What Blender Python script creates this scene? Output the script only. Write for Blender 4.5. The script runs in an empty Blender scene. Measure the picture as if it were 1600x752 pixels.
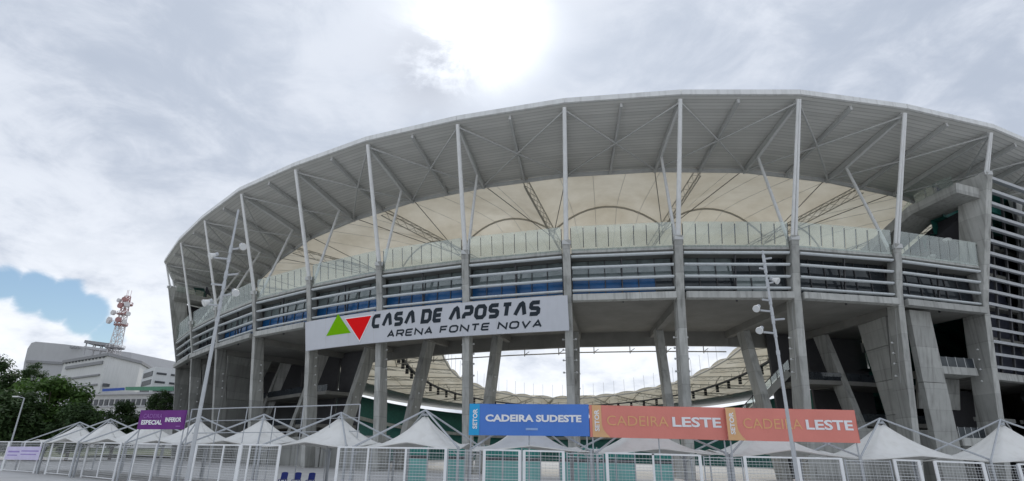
import bpy, math, random
import numpy as np
from mathutils import Vector, Matrix
random.seed(7); rng = np.random.RandomState(5)
S = bpy.context.scene
C = S.collection
R = math.radians
# ------------------------------------------------------------------ camera
EYE = 1.7
FPX = 900.0
PIT = math.atan((712-376)/FPX)
ROLL = 0.01
cam_d = bpy.data.cameras.new('camera'); cam = bpy.data.objects.new('camera', cam_d); C.objects.link(cam)
cam_d.sensor_width = 36; cam_d.lens = FPX/1600*36; cam_d.clip_end = 4000; cam_d.clip_start = .1
cam.matrix_world = Matrix.Translation((0,0,EYE)) @ Matrix.Rotation(math.pi/2+PIT,4,'X') @ Matrix.Rotation(ROLL,4,'Z')
S.camera = cam
def ray(px, py):
    x = px-800; y = 376-py
    c, s = math.cos(ROLL), math.sin(ROLL)
    x, y = c*x-s*y, s*x+c*y
    cp, sp = math.cos(PIT), math.sin(PIT)
    return x, cp*FPX-sp*y, sp*FPX+cp*y
def at(px, py, Y):
    "world point seen at a photograph pixel, at distance Y in front"
    d = ray(px, py); return Vector((d[0]*Y/d[1], Y, EYE+d[2]*Y/d[1]))
def project(p):
    x, y, z = p[0], p[1], p[2]-EYE
    cp, sp = math.cos(PIT), math.sin(PIT)
    f = cp*y+sp*z; u = -sp*y+cp*z
    X, Y = x/f*FPX, u/f*FPX
    c, s = math.cos(ROLL), math.sin(ROLL)
    return 800+(c*X+s*Y), 376-(-s*X+c*Y)
# ------------------------------------------------------------------ sky and sun
SUN_DIR = Vector(ray(745, 25)).normalized()
SUN_EL = math.asin(SUN_DIR.z); SUN_AZ = math.atan2(SUN_DIR.x, SUN_DIR.y)
def build_world():
    w = bpy.data.worlds.new('World'); S.world = w; w.use_nodes = True
    nt = w.node_tree; nt.nodes.clear(); N = nt.nodes.new; L = nt.links.new
    out = N('ShaderNodeOutputWorld'); bg = N('ShaderNodeBackground')
    sky = N('ShaderNodeTexSky'); sky.sky_type = 'NISHITA'; sky.sun_disc = False
    sky.sun_elevation = SUN_EL; sky.sun_rotation = SUN_AZ; sky.air_density = 1.2; sky.dust_density = .2; sky.ozone_density = 2.6
    tc = N('ShaderNodeTexCoord')
    def M(op, a, b=None, c=None):
        n = N('ShaderNodeMath'); n.operation = op
        for i, v in enumerate((a, b, c)):
            if v is None: continue
            if isinstance(v, (int, float)): n.inputs[i].default_value = v
            else: L(v, n.inputs[i])
        return n.outputs[0]
    def mixc(f, a, b):
        n = N('ShaderNodeMix'); n.data_type = 'RGBA'
        if isinstance(f, (int, float)): n.inputs[0].default_value = f
        else: L(f, n.inputs[0])
        for i, v in ((6, a), (7, b)):
            if isinstance(v, tuple): n.inputs[i].default_value = (*v, 1)
            else: L(v, n.inputs[i])
        return n.outputs[2]
    def smooth(v, a, b):
        n = N('ShaderNodeMapRange'); n.interpolation_type = 'SMOOTHERSTEP'; L(v, n.inputs[0])
        n.inputs[1].default_value = a; n.inputs[2].default_value = b
        return n.outputs[0]
    sep = N('ShaderNodeSeparateXYZ'); L(tc.outputs['Generated'], sep.inputs[0])
    zc = M('ADD', M('MAXIMUM', sep.outputs[2], 0.0), .22)
    comb = N('ShaderNodeCombineXYZ')
    L(M('DIVIDE', sep.outputs[0], zc), comb.inputs[0]); L(M('DIVIDE', sep.outputs[1], zc), comb.inputs[1])
    def noise(scale, detail, rough, off, dist=0.0, vec=None):
        mp = N('ShaderNodeMapping'); mp.inputs[1].default_value = off; L(vec or comb.outputs[0], mp.inputs[0])
        n = N('ShaderNodeTexNoise'); n.inputs['Scale'].default_value = scale; n.inputs['Detail'].default_value = detail
        n.inputs['Roughness'].default_value = rough; n.inputs['Distortion'].default_value = dist
        L(mp.outputs[0], n.inputs['Vector']); return n.outputs[0]
    def lobe(d, k):
        "soft round patch of sky about a direction"
        n = N('ShaderNodeVectorMath'); n.operation = 'DOT_PRODUCT'; L(tc.outputs['Generated'], n.inputs[0])
        n.inputs[1].default_value = Vector(d).normalized()
        return M('EXPONENT', M('MULTIPLY', M('SUBTRACT', n.outputs['Value'], 1.0), k))
    big = noise(1.0, 6, .55, (3.1, 1.7, 0), .3)
    mid = noise(2.6, 10, .60, (7.3, 2.2, 1), .6)
    fine = noise(6.0, 12, .64, (1.3, 5.2, 2), .5)
    mpz = N('ShaderNodeMapping'); mpz.inputs[3].default_value = (1, 1, 1.9); L(tc.outputs['Generated'], mpz.inputs[0])
    cum = noise(9.0, 11, .58, (3.7, 9.1, 4), .2, mpz.outputs[0])
    cum2 = noise(3.2, 8, .55, (1.2, 4.4, 7), .3, mpz.outputs[0])
    # clear gaps in the cloud sheet, a slanting tear low on the left
    gap = None
    for (gx, gy, gk, gw) in ((-40, 432, 900, .7), (8, 446, 1000, .9), (52, 456, 900, 1.0), (98, 470, 900, 1.0), (138, 492, 900, 1.0), (168, 517, 1100, .85), (245, 590, 1500, .7), (258, 560, 1800, .4), (150, 290, 700, .38), (205, 335, 900, .36), (5, 190, 900, .36), (-130, 400, 500, .6)):
        l_ = M('MULTIPLY', lobe(ray(gx, gy), gk*1.7), gw); gap = l_ if gap is None else M('MAXIMUM', gap, l_)
    dens = M('SUBTRACT', M('ADD', M('ADD', M('MULTIPLY', cum2, .45), .24), M('MULTIPLY', cum, 1.0)), M('MULTIPLY', gap, 1.0))
    cov = smooth(dens, .30, .60)
    shade = smooth(M('ADD', M('ADD', M('MULTIPLY', big, .30), M('MULTIPLY', mid, .42)), M('MULTIPLY', fine, .28)), .39, .61)
    ccol = mixc(shade, (.385, .435, .525), (.60, .64, .715))
    low = smooth(sep.outputs[2], .46, .08)
    ccol = mixc(M('MULTIPLY', low, smooth(M('ADD', M('MULTIPLY', cum, .6), M('MULTIPLY', cum2, .4)), .36, .60)), ccol, (.80, .83, .88))
    # thin place in front of the sun, with ragged darker scud at its lower edge
    sunl = lobe(SUN_DIR, 210.0); sunw = lobe(SUN_DIR, 14.0)
    thin = smooth(M('ADD', M('MULTIPLY', mid, .7), M('MULTIPLY', fine, .5)), .78, .44)
    scud = M('MULTIPLY', lobe(ray(672, 112), 420.0), smooth(M('ADD', M('MULTIPLY', fine, .5), M('MULTIPLY', cum, .5)), .40, .56))
    glow = M('ADD', M('MULTIPLY', sunl, M('ADD', M('MULTIPLY', thin, .9), .28)), M('MULTIPLY', sunw, M('ADD', M('MULTIPLY', thin, .11), .01)))
    glow = M('MULTIPLY', glow, M('SUBTRACT', 1.0, M('MULTIPLY', scud, .8)))
    ccol = mixc(M('MULTIPLY', scud, .6), ccol, (.36, .39, .46))
    gl = N('ShaderNodeMix'); gl.data_type = 'RGBA'; gl.blend_type = 'ADD'; gl.inputs[0].default_value = 1
    L(ccol, gl.inputs[6]); L(mixc(glow, (0, 0, 0), (1.0, .99, .96)), gl.inputs[7])
    sk = N('ShaderNodeVectorMath'); sk.operation = 'SCALE'; L(sky.outputs[0], sk.inputs[0]); sk.inputs[3].default_value = .072
    final = mixc(cov, sk.outputs[0], gl.outputs[2])
    L(final, bg.inputs[0]); bg.inputs[1].default_value = 1.0
    L(bg.outputs[0], out.inputs[0])
build_world()
sl = bpy.data.lights.new('sun', 'SUN'); sl.energy = 1.5; sl.angle = R(14); sl.color = (1, .96, .9)
so = bpy.data.objects.new('sun', sl); C.objects.link(so)
so.rotation_euler = SUN_DIR.to_track_quat('Z', 'Y').to_euler()
S.view_settings.view_transform = 'Standard'; S.view_settings.look = 'None'
S.view_settings.exposure = 0.35; S.view_settings.gamma = 1.0
S.render.engine = 'CYCLES'
S.cycles.max_bounces = 5; S.cycles.diffuse_bounces = 3; S.cycles.glossy_bounces = 2; S.cycles.transparent_max_bounces = 12

# ------------------------------------------------------------------ materials
MATS = {}
def mat(name, col, rough=.6, metal=0.0, var=.12, scale=1.5, col2=None, bump=0.0, bscale=20, streak=0.0, dirt=None, spec=.5, trans=0.0, lift=0.0):
    if name in MATS: return MATS[name]
    m = bpy.data.materials.new(name); m.use_nodes = True; nt = m.node_tree; N = nt.nodes.new; L = nt.links.new
    b = nt.nodes['Principled BSDF']; out = nt.nodes['Material Output']
    b.inputs['Roughness'].default_value = rough; b.inputs['Metallic'].default_value = metal
    b.inputs['Specular IOR Level'].default_value = spec
    tc = N('ShaderNodeTexCoord')
    geo = N('ShaderNodeNewGeometry')
    src = geo.outputs['Position']
    n1 = N('ShaderNodeTexNoise'); n1.inputs['Scale'].default_value = scale; n1.inputs['Detail'].default_value = 8; n1.inputs['Roughness'].default_value = .62
    L(src, n1.inputs['Vector'])
    mr = N('ShaderNodeMapRange'); L(n1.outputs[0], mr.inputs[0]); mr.inputs[1].default_value = .3; mr.inputs[2].default_value = .7
    mx = N('ShaderNodeMix'); mx.data_type = 'RGBA'; L(mr.outputs[0], mx.inputs[0])
    c2 = col2 or tuple(min(1, c*(1+var)) for c in col); c1 = tuple(c*(1-var) for c in col) if not col2 else col
    mx.inputs[6].default_value = (*c1, 1); mx.inputs[7].default_value = (*c2, 1)
    res = mx.outputs[2]
    if streak > 0:
        mp = N('ShaderNodeMapping'); mp.inputs[3].default_value = (1.6, 1.6, .09); L(src, mp.inputs[0])
        n2 = N('ShaderNodeTexNoise'); n2.inputs['Scale'].default_value = 1.4; n2.inputs['Detail'].default_value = 6; L(mp.outputs[0], n2.inputs['Vector'])
        r2 = N('ShaderNodeMapRange'); L(n2.outputs[0], r2.inputs[0]); r2.inputs[1].default_value = .48; r2.inputs[2].default_value = .72; r2.inputs[4].default_value = streak
        m2 = N('ShaderNodeMix'); m2.data_type = 'RGBA'; L(r2.outputs[0], m2.inputs[0]); L(res, m2.inputs[6])
        m2.inputs[7].default_value = (*(dirt or tuple(c*.4 for c in col)), 1); res = m2.outputs[2]
    if lift > 0:
        sz = N('ShaderNodeSeparateXYZ'); L(src, sz.inputs[0])
        dv_ = N('ShaderNodeMath'); dv_.operation = 'DIVIDE'; L(sz.outputs[2], dv_.inputs[0]); dv_.inputs[1].default_value = lift
        fr_ = N('ShaderNodeMath'); fr_.operation = 'FRACT'; L(dv_.outputs[0], fr_.inputs[0])
        ln = N('ShaderNodeMapRange'); L(fr_.outputs[0], ln.inputs[0]); ln.inputs[1].default_value = .0; ln.inputs[2].default_value = .035; ln.inputs[3].default_value = .72; ln.inputs[4].default_value = 1.0
        fl_ = N('ShaderNodeMath'); fl_.operation = 'FLOOR'; L(dv_.outputs[0], fl_.inputs[0])
        oi = N('ShaderNodeObjectInfo')
        ad_ = N('ShaderNodeMath'); ad_.operation = 'MULTIPLY_ADD'; L(oi.outputs['Random'], ad_.inputs[0]); ad_.inputs[1].default_value = 91.7; L(fl_.outputs[0], ad_.inputs[2])
        wn_ = N('ShaderNodeTexWhiteNoise'); wn_.noise_dimensions = '1D'; L(ad_.outputs[0], wn_.inputs['W'])
        pv = N('ShaderNodeMapRange'); L(wn_.outputs[0], pv.inputs[0]); pv.inputs[3].default_value = .84; pv.inputs[4].default_value = 1.12
        ml = N('ShaderNodeMath'); ml.operation = 'MULTIPLY'; L(ln.outputs[0], ml.inputs[0]); L(pv.outputs[0], ml.inputs[1])
        vm = N('ShaderNodeVectorMath'); vm.operation = 'SCALE'; L(res, vm.inputs[0]); L(ml.outputs[0], vm.inputs[3]); res = vm.outputs[0]
    L(res, b.inputs['Base Color'])
    if bump > 0:
        n3 = N('ShaderNodeTexNoise'); n3.inputs['Scale'].default_value = bscale; n3.inputs['Detail'].default_value = 4; L(src, n3.inputs['Vector'])
        bp = N('ShaderNodeBump'); bp.inputs['Strength'].default_value = bump; bp.inputs['Distance'].default_value = .02
        L(n3.outputs[0], bp.inputs['Height']); L(bp.outputs[0], b.inputs['Normal'])
    if trans > 0:
        tr = N('ShaderNodeBsdfTranslucent'); L(res, tr.inputs[0]); ms = N('ShaderNodeMixShader'); ms.inputs[0].default_value = trans
        L(b.outputs[0], ms.inputs[1]); L(tr.outputs[0], ms.inputs[2]); L(ms.outputs[0], out.inputs[0])
    m.diffuse_color = (*col, 1)
    MATS[name] = m; return m
def glass(name, tint, refl, opaque=None, op=0.0):
    m = bpy.data.materials.new(name); m.use_nodes = True; nt = m.node_tree; N = nt.nodes.new; L = nt.links.new
    nt.nodes.clear(); out = N('ShaderNodeOutputMaterial')
    t = N('ShaderNodeBsdfTransparent'); t.inputs[0].default_value = (*tint, 1)
    g = N('ShaderNodeBsdfGlossy'); g.inputs['Roughness'].default_value = .04; g.inputs[0].default_value = (.9, .95, .95, 1)
    a = N('ShaderNodeMixShader'); a.inputs[0].default_value = refl; L(t.outputs[0], a.inputs[1]); L(g.outputs[0], a.inputs[2])
    res = a.outputs[0]
    if opaque:
        d = N('ShaderNodeBsdfDiffuse'); d.inputs[0].default_value = (*opaque, 1)
        geo = N('ShaderNodeNewGeometry')
        n = N('ShaderNodeTexNoise'); n.inputs['Scale'].default_value = .8; n.inputs['Detail'].default_value = 6; L(geo.outputs['Position'], n.inputs['Vector'])
        mr = N('ShaderNodeMapRange'); L(n.outputs[0], mr.inputs[0]); mr.inputs[1].default_value = .3; mr.inputs[2].default_value = .7
        mr.inputs[3].default_value = op*.7; mr.inputs[4].default_value = min(1, op*1.3)
        bmx = N('ShaderNodeMixShader'); L(mr.outputs[0], bmx.inputs[0]); L(res, bmx.inputs[1]); L(d.outputs[0], bmx.inputs[2]); res = bmx.outputs[0]
    L(res, out.inputs[0]); MATS[name] = m; return m
conc = mat('concrete', (.38, .385, .362), .85, col2=(.51, .515, .488), scale=.5, bump=.25, bscale=9, streak=.75, dirt=(.20, .20, .185), lift=3.1)
concw = mat('concrete_wall', (.34, .345, .325), .85, col2=(.45, .455, .43), scale=.35, bump=.2, bscale=7, streak=.65, dirt=(.20, .20, .185), lift=2.4)
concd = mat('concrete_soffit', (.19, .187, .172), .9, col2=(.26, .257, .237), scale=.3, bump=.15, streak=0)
steel = mat('white_painted_steel', (.70, .71, .70), .45, var=.06, scale=2, streak=.25, dirt=(.50, .50, .48))
louv = mat('louvre_paint', (.68, .72, .73), .4, var=.06, scale=2, streak=.2, dirt=(.45, .46, .46))
louvg = mat('grey_louvre_paint', (.44, .46, .48), .5, var=.08, scale=2, streak=.3, dirt=(.3, .3, .31))
fascia_m = mat('fascia_paint', (.72, .73, .72), .5, var=.06, scale=.6, streak=.4, dirt=(.42, .42, .40))
truss_m = mat('truss_steel', (.42, .40, .35), .6, var=.1)
brace_m = mat('brace_paint', (.52, .53, .52), .5, var=.08)
cable_m = mat('cable_steel', (.20, .19, .17), .5)
memb = mat('roof_fabric', (.59, .53, .41), .7, col2=(.81, .76, .64), scale=.13, trans=.36, streak=0)
tent_m = mat('tent_fabric', (.88, .87, .83), .6, var=.03, scale=.8, trans=.14, streak=.3, dirt=(.66, .64, .58))
galv = mat('galvanised_steel', (.44, .46, .48), .45, metal=.3, var=.08, scale=4)
fwhite = mat('fence_white_paint', (.86, .87, .87), .5, var=.05, scale=3, streak=.2, dirt=(.6, .58, .55))
wire_m = mat('wire_paint', (.60, .61, .61), .5)
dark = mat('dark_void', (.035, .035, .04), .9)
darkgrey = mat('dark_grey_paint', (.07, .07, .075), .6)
navy = mat('dark_navy_wall', (.045, .05, .075), .5)
black = mat('black_plastic', (.02, .02, .022), .5)
teal = mat('teal_seats', (.012, .10, .085), .6, col2=(.022, .15, .125), scale=.5)
tealp = mat('turquoise_panel', (.16, .40, .37), .55, var=.12, scale=.5, streak=.5, dirt=(.17, .30, .29))
glz = glass('facade_glazing', (.30, .40, .42), .30, (.26, .31, .31), .62)
glzb = mat('blue_glazing', (.012, .10, .27), .25, var=.25, scale=.4)
glzd = glass('dark_glazing', (.14, .17, .19), .10, (.06, .07, .08), .6)
para = glass('screen_glass', (.88, .915, .895), .12, (.58, .62, .58), .07)
paving = mat('concrete_paving', (.46, .455, .44), .9, col2=(.58, .57, .55), scale=.25, bump=.2, bscale=5)
grass_m = mat('hill_green', (.05, .075, .03), .95, col2=(.10, .11, .06), scale=.08)
def soffit_mat():
    m = bpy.data.materials.new('roof_cladding'); m.use_nodes = True; nt = m.node_tree; N = nt.nodes.new; L = nt.links.new
    b = nt.nodes['Principled BSDF']; b.inputs['Roughness'].default_value = .5
    uv = N('ShaderNodeUVMap'); uv.uv_map = 'uv'
    sp = N('ShaderNodeSeparateXYZ'); L(uv.outputs[0], sp.inputs[0])
    wv = N('ShaderNodeMath'); wv.operation = 'FRACT'
    L(sp.outputs[1], wv.inputs[0])
    st = N('ShaderNodeMapRange'); L(wv.outputs[0], st.inputs[0]); st.inputs[1].default_value = .0; st.inputs[2].default_value = .22; st.inputs[3].default_value = 0; st.inputs[4].default_value = 1
    geo = N('ShaderNodeNewGeometry')
    fl = N('ShaderNodeMath'); fl.operation = 'FLOOR'; L(sp.outputs[1], fl.inputs[0])
    wn = N('ShaderNodeTexWhiteNoise'); wn.noise_dimensions = '1D'; L(fl.outputs[0], wn.inputs['W'])
    n = N('ShaderNodeTexNoise'); n.inputs['Scale'].default_value = .22; n.inputs['Detail'].default_value = 7; L(geo.outputs['Position'], n.inputs['Vector'])
    ad = N('ShaderNodeMath'); ad.operation = 'MULTIPLY_ADD'; L(wn.outputs[0], ad.inputs[0]); ad.inputs[1].default_value = .5; L(n.outputs[0], ad.inputs[2])
    mx = N('ShaderNodeMix'); mx.data_type = 'RGBA'; L(ad.outputs[0], mx.inputs[0]); mx.inputs[6].default_value = (.55, .555, .53, 1); mx.inputs[7].default_value = (.72, .72, .69, 1)
    m2 = N('ShaderNodeMix'); m2.data_type = 'RGBA'; L(st.outputs[0], m2.inputs[0]); m2.inputs[6].default_value = (.44, .44, .42, 1); L(mx.outputs[2], m2.inputs[7])
    L(m2.outputs[2], b.inputs['Base Color'])
    bp = N('ShaderNodeBump'); bp.inputs['Strength'].default_value = .5; bp.inputs['Distance'].default_value = .06; L(st.outputs[0], bp.inputs['Height']); L(bp.outputs[0], b.inputs['Normal'])
    MATS['roof_cladding'] = m; return m
soff_m = soffit_mat()

# ------------------------------------------------------------------ mesh helpers
class MB:
    def __init__(s): s.v = []; s.f = []; s.uv = None
    def add(s, vs, fs):
        o = len(s.v); s.v += [tuple(v) for v in vs]; s.f += [tuple(i+o for i in f) for f in fs]; return s
    def hexa(s, b, t):
        return s.add(list(b)+list(t), [(3,2,1,0),(4,5,6,7),(0,1,5,4),(1,2,6,5),(2,3,7,6),(3,0,4,7)])
    def box(s, x0, x1, y0, y1, z0, z1):
        return s.hexa([(x0,y0,z0),(x1,y0,z0),(x1,y1,z0),(x0,y1,z0)], [(x0,y0,z1),(x1,y0,z1),(x1,y1,z1),(x0,y1,z1)])
    def bar(s, p, q, w, h, up=(0,0,1)):
        p = Vector(p); q = Vector(q); d = (q-p).normalized(); up = Vector(up)
        if abs(d.dot(up)) > .99: up = Vector((0,1,0))
        r = d.cross(up).normalized()*(w/2); u = r.cross(d).normalized()*(h/2)
        return s.hexa([p-r-u, p+r-u, p+r+u, p-r+u], [q-r-u, q+r-u, q+r+u, q-r+u])
    def tube(s, p, q, r, r2=None, n=8):
        p = Vector(p); q = Vector(q); d = (q-p).normalized(); r2 = r if r2 is None else r2
        up = Vector((0,0,1)) if abs(d.z) < .95 else Vector((1,0,0))
        a = d.cross(up).normalized(); b = d.cross(a).normalized()
        vs = []
        for c, rr in ((p, r), (q, r2)):
            for i in range(n):
                t = 2*math.pi*i/n; vs.append(c+a*(rr*math.cos(t))+b*(rr*math.sin(t)))
        fs = [(i, (i+1) % n, n+(i+1) % n, n+i) for i in range(n)]+[tuple(range(n-1,-1,-1)), tuple(range(n, 2*n))]
        return s.add(vs, fs)
    def path(s, pts, r, n=6):
        pts = [Vector(p) for p in pts]; vs = []; m = len(pts)
        for i, p in enumerate(pts):
            d = (pts[min(i+1, m-1)]-pts[max(i-1, 0)]).normalized()
            up = Vector((0,0,1)) if abs(d.z) < .95 else Vector((1,0,0))
            a = d.cross(up).normalized(); b = d.cross(a).normalized()
            for k in range(n):
                t = 2*math.pi*k/n; vs.append(p+a*(r*math.cos(t))+b*(r*math.sin(t)))
        fs = [(i*n+k, i*n+(k+1) % n, (i+1)*n+(k+1) % n, (i+1)*n+k) for i in range(m-1) for k in range(n)]
        fs += [tuple(range(n-1,-1,-1)), tuple(range((m-1)*n, m*n))]
        return s.add(vs, fs)
    def grid(s, P, thick=None):
        nu, nv = len(P), len(P[0]); vs = [p for row in P for p in row]
        fs = [(i*nv+j, (i+1)*nv+j, (i+1)*nv+j+1, i*nv+j+1) for i in range(nu-1) for j in range(nv-1)]
        return s.add(vs, fs)
    def prism(s, poly, off):
        "polygon (3D points) swept by a vector"
        n = len(poly); off = Vector(off); poly = [Vector(p) for p in poly]
        return s.add(poly+[p+off for p in poly], [tuple(range(n-1,-1,-1)), tuple(range(n, 2*n))]+[(i, (i+1) % n, n+(i+1) % n, n+i) for i in range(n)])
    def sphere(s, c, r, n=10, m=6, sz=1.0):
        vs = [(c[0], c[1], c[2]+r*sz)]
        for i in range(1, m):
            a = math.pi*i/m
            for k in range(n):
                t = 2*math.pi*k/n; vs.append((c[0]+r*math.sin(a)*math.cos(t), c[1]+r*math.sin(a)*math.sin(t), c[2]+r*sz*math.cos(a)))
        vs.append((c[0], c[1], c[2]-r*sz))
        fs = [(0, 1+k, 1+(k+1) % n) for k in range(n)]
        for i in range(m-2): fs += [(1+i*n+k, 1+(i+1)*n+k, 1+(i+1)*n+(k+1) % n, 1+i*n+(k+1) % n) for k in range(n)]
        e = 1+(m-1)*n; o = 1+(m-2)*n
        fs += [(e, o+(k+1) % n, o+k) for k in range(n)]
        return s.add(vs, fs)
    def build(s, name, m, parent=None, smooth=False, bevel=0.0):
        me = bpy.data.meshes.new(name); me.from_pydata(s.v, [], s.f); me.materials.append(m); me.update()
        if smooth:
            me.polygons.foreach_set('use_smooth', [True]*len(me.polygons))
        if s.uv:
            l = me.uv_layers.new(name='uv')
            for lp in me.loops: l.data[lp.index].uv = s.uv[lp.vertex_index]
        o = bpy.data.objects.new(name, me); C.objects.link(o)
        if parent is not None:
            o.parent = parent
            if PMAT.get(parent.name) is not None: o.matrix_parent_inverse = PMAT[parent.name]
        if bevel > 0:
            b = o.modifiers.new('bevel', 'BEVEL'); b.width = bevel; b.segments = 1
        return o
PMAT = {}
def thing(name, label, cat, loc=(0,0,0), group=None):
    o = bpy.data.objects.new(name, None); C.objects.link(o); o.location = loc; o.empty_display_size = .3
    o['label'] = label; o['category'] = cat
    if group: o['group'] = group
    PMAT[o.name] = Matrix.Translation(loc).inverted()     # parts are given in world coordinates
    return o
def tag(o, label, cat, group=None):
    o['label'] = label; o['category'] = cat
    if group: o['group'] = group
    return o
def V(p, h): return Vector((p[0], p[1], h+EYE))        # h is height above the eye
def ground_z(x): return -.011*(min(60, max(-60, x))+42)

# ------------------------------------------------------------------ ground, hill
g = MB()
xs = [-1800, -400, -120]+[-60+i*6 for i in range(21)]+[120, 400, 1800]; ys = [-600, -60, 0, 30, 60, 120, 400, 2500]
g.grid([[(x, y, ground_z(x)) for y in ys] for x in xs])
o = g.build('ground', paving); o['kind'] = 'structure'
hl = MB(); P = []
for i in range(41):
    row = []
    for j in range(41):
        x = -520+i*11; y = 70+j*13
        hgt = 16*math.exp(-((x+250)/120)**2-((y-290)/120)**2)+1.2*math.sin(x*.05)*math.sin(y*.043)
        row.append((x, y, ground_z(x)-1.6+hgt if min(i, j, 40-i, 40-j) > 0 else -6))
    P.append(row)
hl.grid(P); o = hl.build('hill', grass_m, smooth=True); o['kind'] = 'structure'

# ------------------------------------------------------------------ the stadium
TOPS = [[61.94,64.48],[48.0,60.17],[33.74,57.47],[19.79,57.71],[6.2,59.67],[-7.2,63.78],[-20.01,69.17],[-32.61,76.91],[-44.58,85.66],[-56.39,97.39],[-67.18,109.43],[-77.97,123.37]]
CX, CY, BX, AY, IBX, IAY = 24., 201., 119., 144., 46., 95.
def O_(t): return Vector((CX+BX*math.cos(t), CY+AY*math.sin(t)))
def I_(t): return Vector((CX+(IBX+16*max(0, -math.sin(t))**2)*math.cos(t), CY+IAY*math.sin(t)))
def t_of(p): return math.atan2((p[1]-CY)/AY, (p[0]-CX)/BX)
ts = [t_of(p) for p in TOPS]
for i in range(1, len(ts)):
    while ts[i] > ts[i-1]: ts[i] -= 2*math.pi
res = [(Vector(TOPS[i])-O_(ts[i])) for i in range(12)]
NB = 62
rest = 2*math.pi-(ts[0]-ts[-1])
# the remaining columns, evenly spaced by arc
fine = [ts[-1]-rest*i/2000 for i in range(2001)]
cum = [0.]
for i in range(2000): cum.append(cum[-1]+(O_(fine[i+1])-O_(fine[i])).length)
nrest = NB-11
for k in range(1, nrest):
    ts.append(fine[int(np.searchsorted(cum, cum[-1]*k/nrest))])
OFF = res+[Vector((0, 0))]*(NB-12)
for k, w in ((12, .6), (13, .3)): OFF[k] = res[11]*w
for k, w in ((NB-1, .6), (NB-2, .3)): OFF[k] = res[0]*w
def tk(k):
    "curve parameter at a fractional column number"
    a = math.floor(k); f = k-a
    def g_(i): return ts[i % NB]-2*math.pi*(i//NB)
    return g_(a)*(1-f)+g_(a+1)*f
def offk(k):
    a = math.floor(k); f = k-a; return OFF[a % NB]*(1-f)+OFF[(a+1) % NB]*f
def OUT(k):
    a = math.floor(k); f = k-a
    if f == 0: return O_(tk(k))+offk(k)
    return OUT(a)*(1-f)+OUT(a+1)*f            # straight between two columns
def INN(k):
    return I_(tk(k))
def kk_(k):
    k = k % NB; return k if k < NB/2 else k-NB
def DIR(k):
    "inward direction of frame k; the frames of the open end are nearly parallel"
    o_ = OUT(k); n = (INN(k)-o_).normalized(); q = kk_(k)
    w = float(np.interp(q, [-6, -2, 13, 17], [0, 1, 1, 0]))
    if w > 0:
        an = -.19+.074*q; n = (n*(1-w)+Vector((math.sin(an), math.cos(an)))*w).normalized()
    return n
def RING(k):
    return OUT(k)+DIR(k)*(UR*(INN(k)-OUT(k)).length)
def lerp(x, X, Y):
    return float(np.interp(x, X, Y))
def HOUT(k): return lerp(OUT(k).y, [0, 130, 180, 260, 345], [40, 40, 37, 29, 22])
def HIN(k): return lerp(INN(k).y, [0, 106, 187, 240, 295], [36.5, 36.5, 30, 28, 27])
UR, UV = .33, .72
def PL(k, u):
    if u <= UR: return OUT(k)*(1-u/UR)+RING(k)*(u/UR)
    f = (u-UR)/(1-UR); return RING(k)*(1-f)+INN(k)*f
def U(k, u, dh=0.0):
    return V(PL(k, u), HOUT(k)*(1-u)+HIN(k)*u+dh)
def FOOT(k):
    "column line: 4.7 m in from the roof edge, square to the facade"
    q = kk_(k); n = DIR(k); w = float(np.interp(q, [-6, -2, 13, 17], [0, 1, 1, 0]))
    an = float(np.interp(q, [-2, 0, 1, 2, 3, 4, 5, 6, 7, 8, 9, 11, 13], [-.6, -.5, -.4, -.22, -.1, .05, .27, .47, .68, .82, .92, 1.02, 1.1]))
    n = (n*(1-w)+Vector((math.sin(an), math.cos(an)))*w).normalized(); return OUT(k)+n*4.7
def D(k, d, h):
    "point d metres inward of the roof edge on frame k, at height h above the eye"
    r_ = UR*(INN(k)-OUT(k)).length
    if d <= 4.7: return V(OUT(k).lerp(FOOT(k), d/4.7), h)
    if d <= r_: return V(FOOT(k).lerp(RING(k), (d-4.7)/(r_-4.7)), h)
    return V(RING(k)+(INN(k)-RING(k)).normalized()*(d-r_), h)
def TAN(k): return (OUT(k+.25)-OUT(k-.25)).normalized()
stad = thing('stadium', 'grey concrete stadium with white steel masts and wide oval overhanging roof', 'stadium', (CX, CY, 0))
# column face: inset of the front edge from the roof edge, by height
def DF(h):
    return 4.7*(40-h)/16 if h > 18.5 else 4.7*(40-18.5)/16+(18.5-h)*.165
# --- roof cladding, edge, membranes
for i in range(NB):
    mb = MB(); mb.uv = []
    n = 8; P = []
    L0 = (OUT(i)-OUT(i+1)).length
    for a in range(n+1):
        u = UR*a/n; P.append([U(i+j/4, u) for j in range(5)])
    ct = len(mb.v); mb.grid(P)
    for a in range(n+1):
        for j in range(5): mb.uv.append((j/4*6, a/n*26))
    top = [[p+Vector((0,0,.35)) for p in row] for row in P][::-1]
    mb.grid(top)
    for a in range(n+1):
        for j in range(5): mb.uv.append((j/4*6, (n-a)/n*26))
    mb.build('roof_soffit', soff_m, stad)
    f = MB()
    a, b = OUT(i), OUT(i+1); ha, hb = HOUT(i), HOUT(i+1)
    na = (a-INN(i)).normalized()*.25; nb = (b-INN(i+1)).normalized()*.25
    tg = (b-a).normalized()*.02
    f.hexa([V(a+tg-na, ha-.02), V(b-tg-nb, hb-.02), V(b-tg+nb, hb+.08), V(a+tg+na, ha+.08)], [V(a+tg-na, ha+.85), V(b-tg-nb, hb+.85), V(b-tg+nb, hb+.72), V(a+tg+na, ha+.72)])
    f.build('roof_fascia', fascia_m, stad)
near = lambda k: (k % NB) <= 13 or (k % NB) >= NB-3
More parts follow.
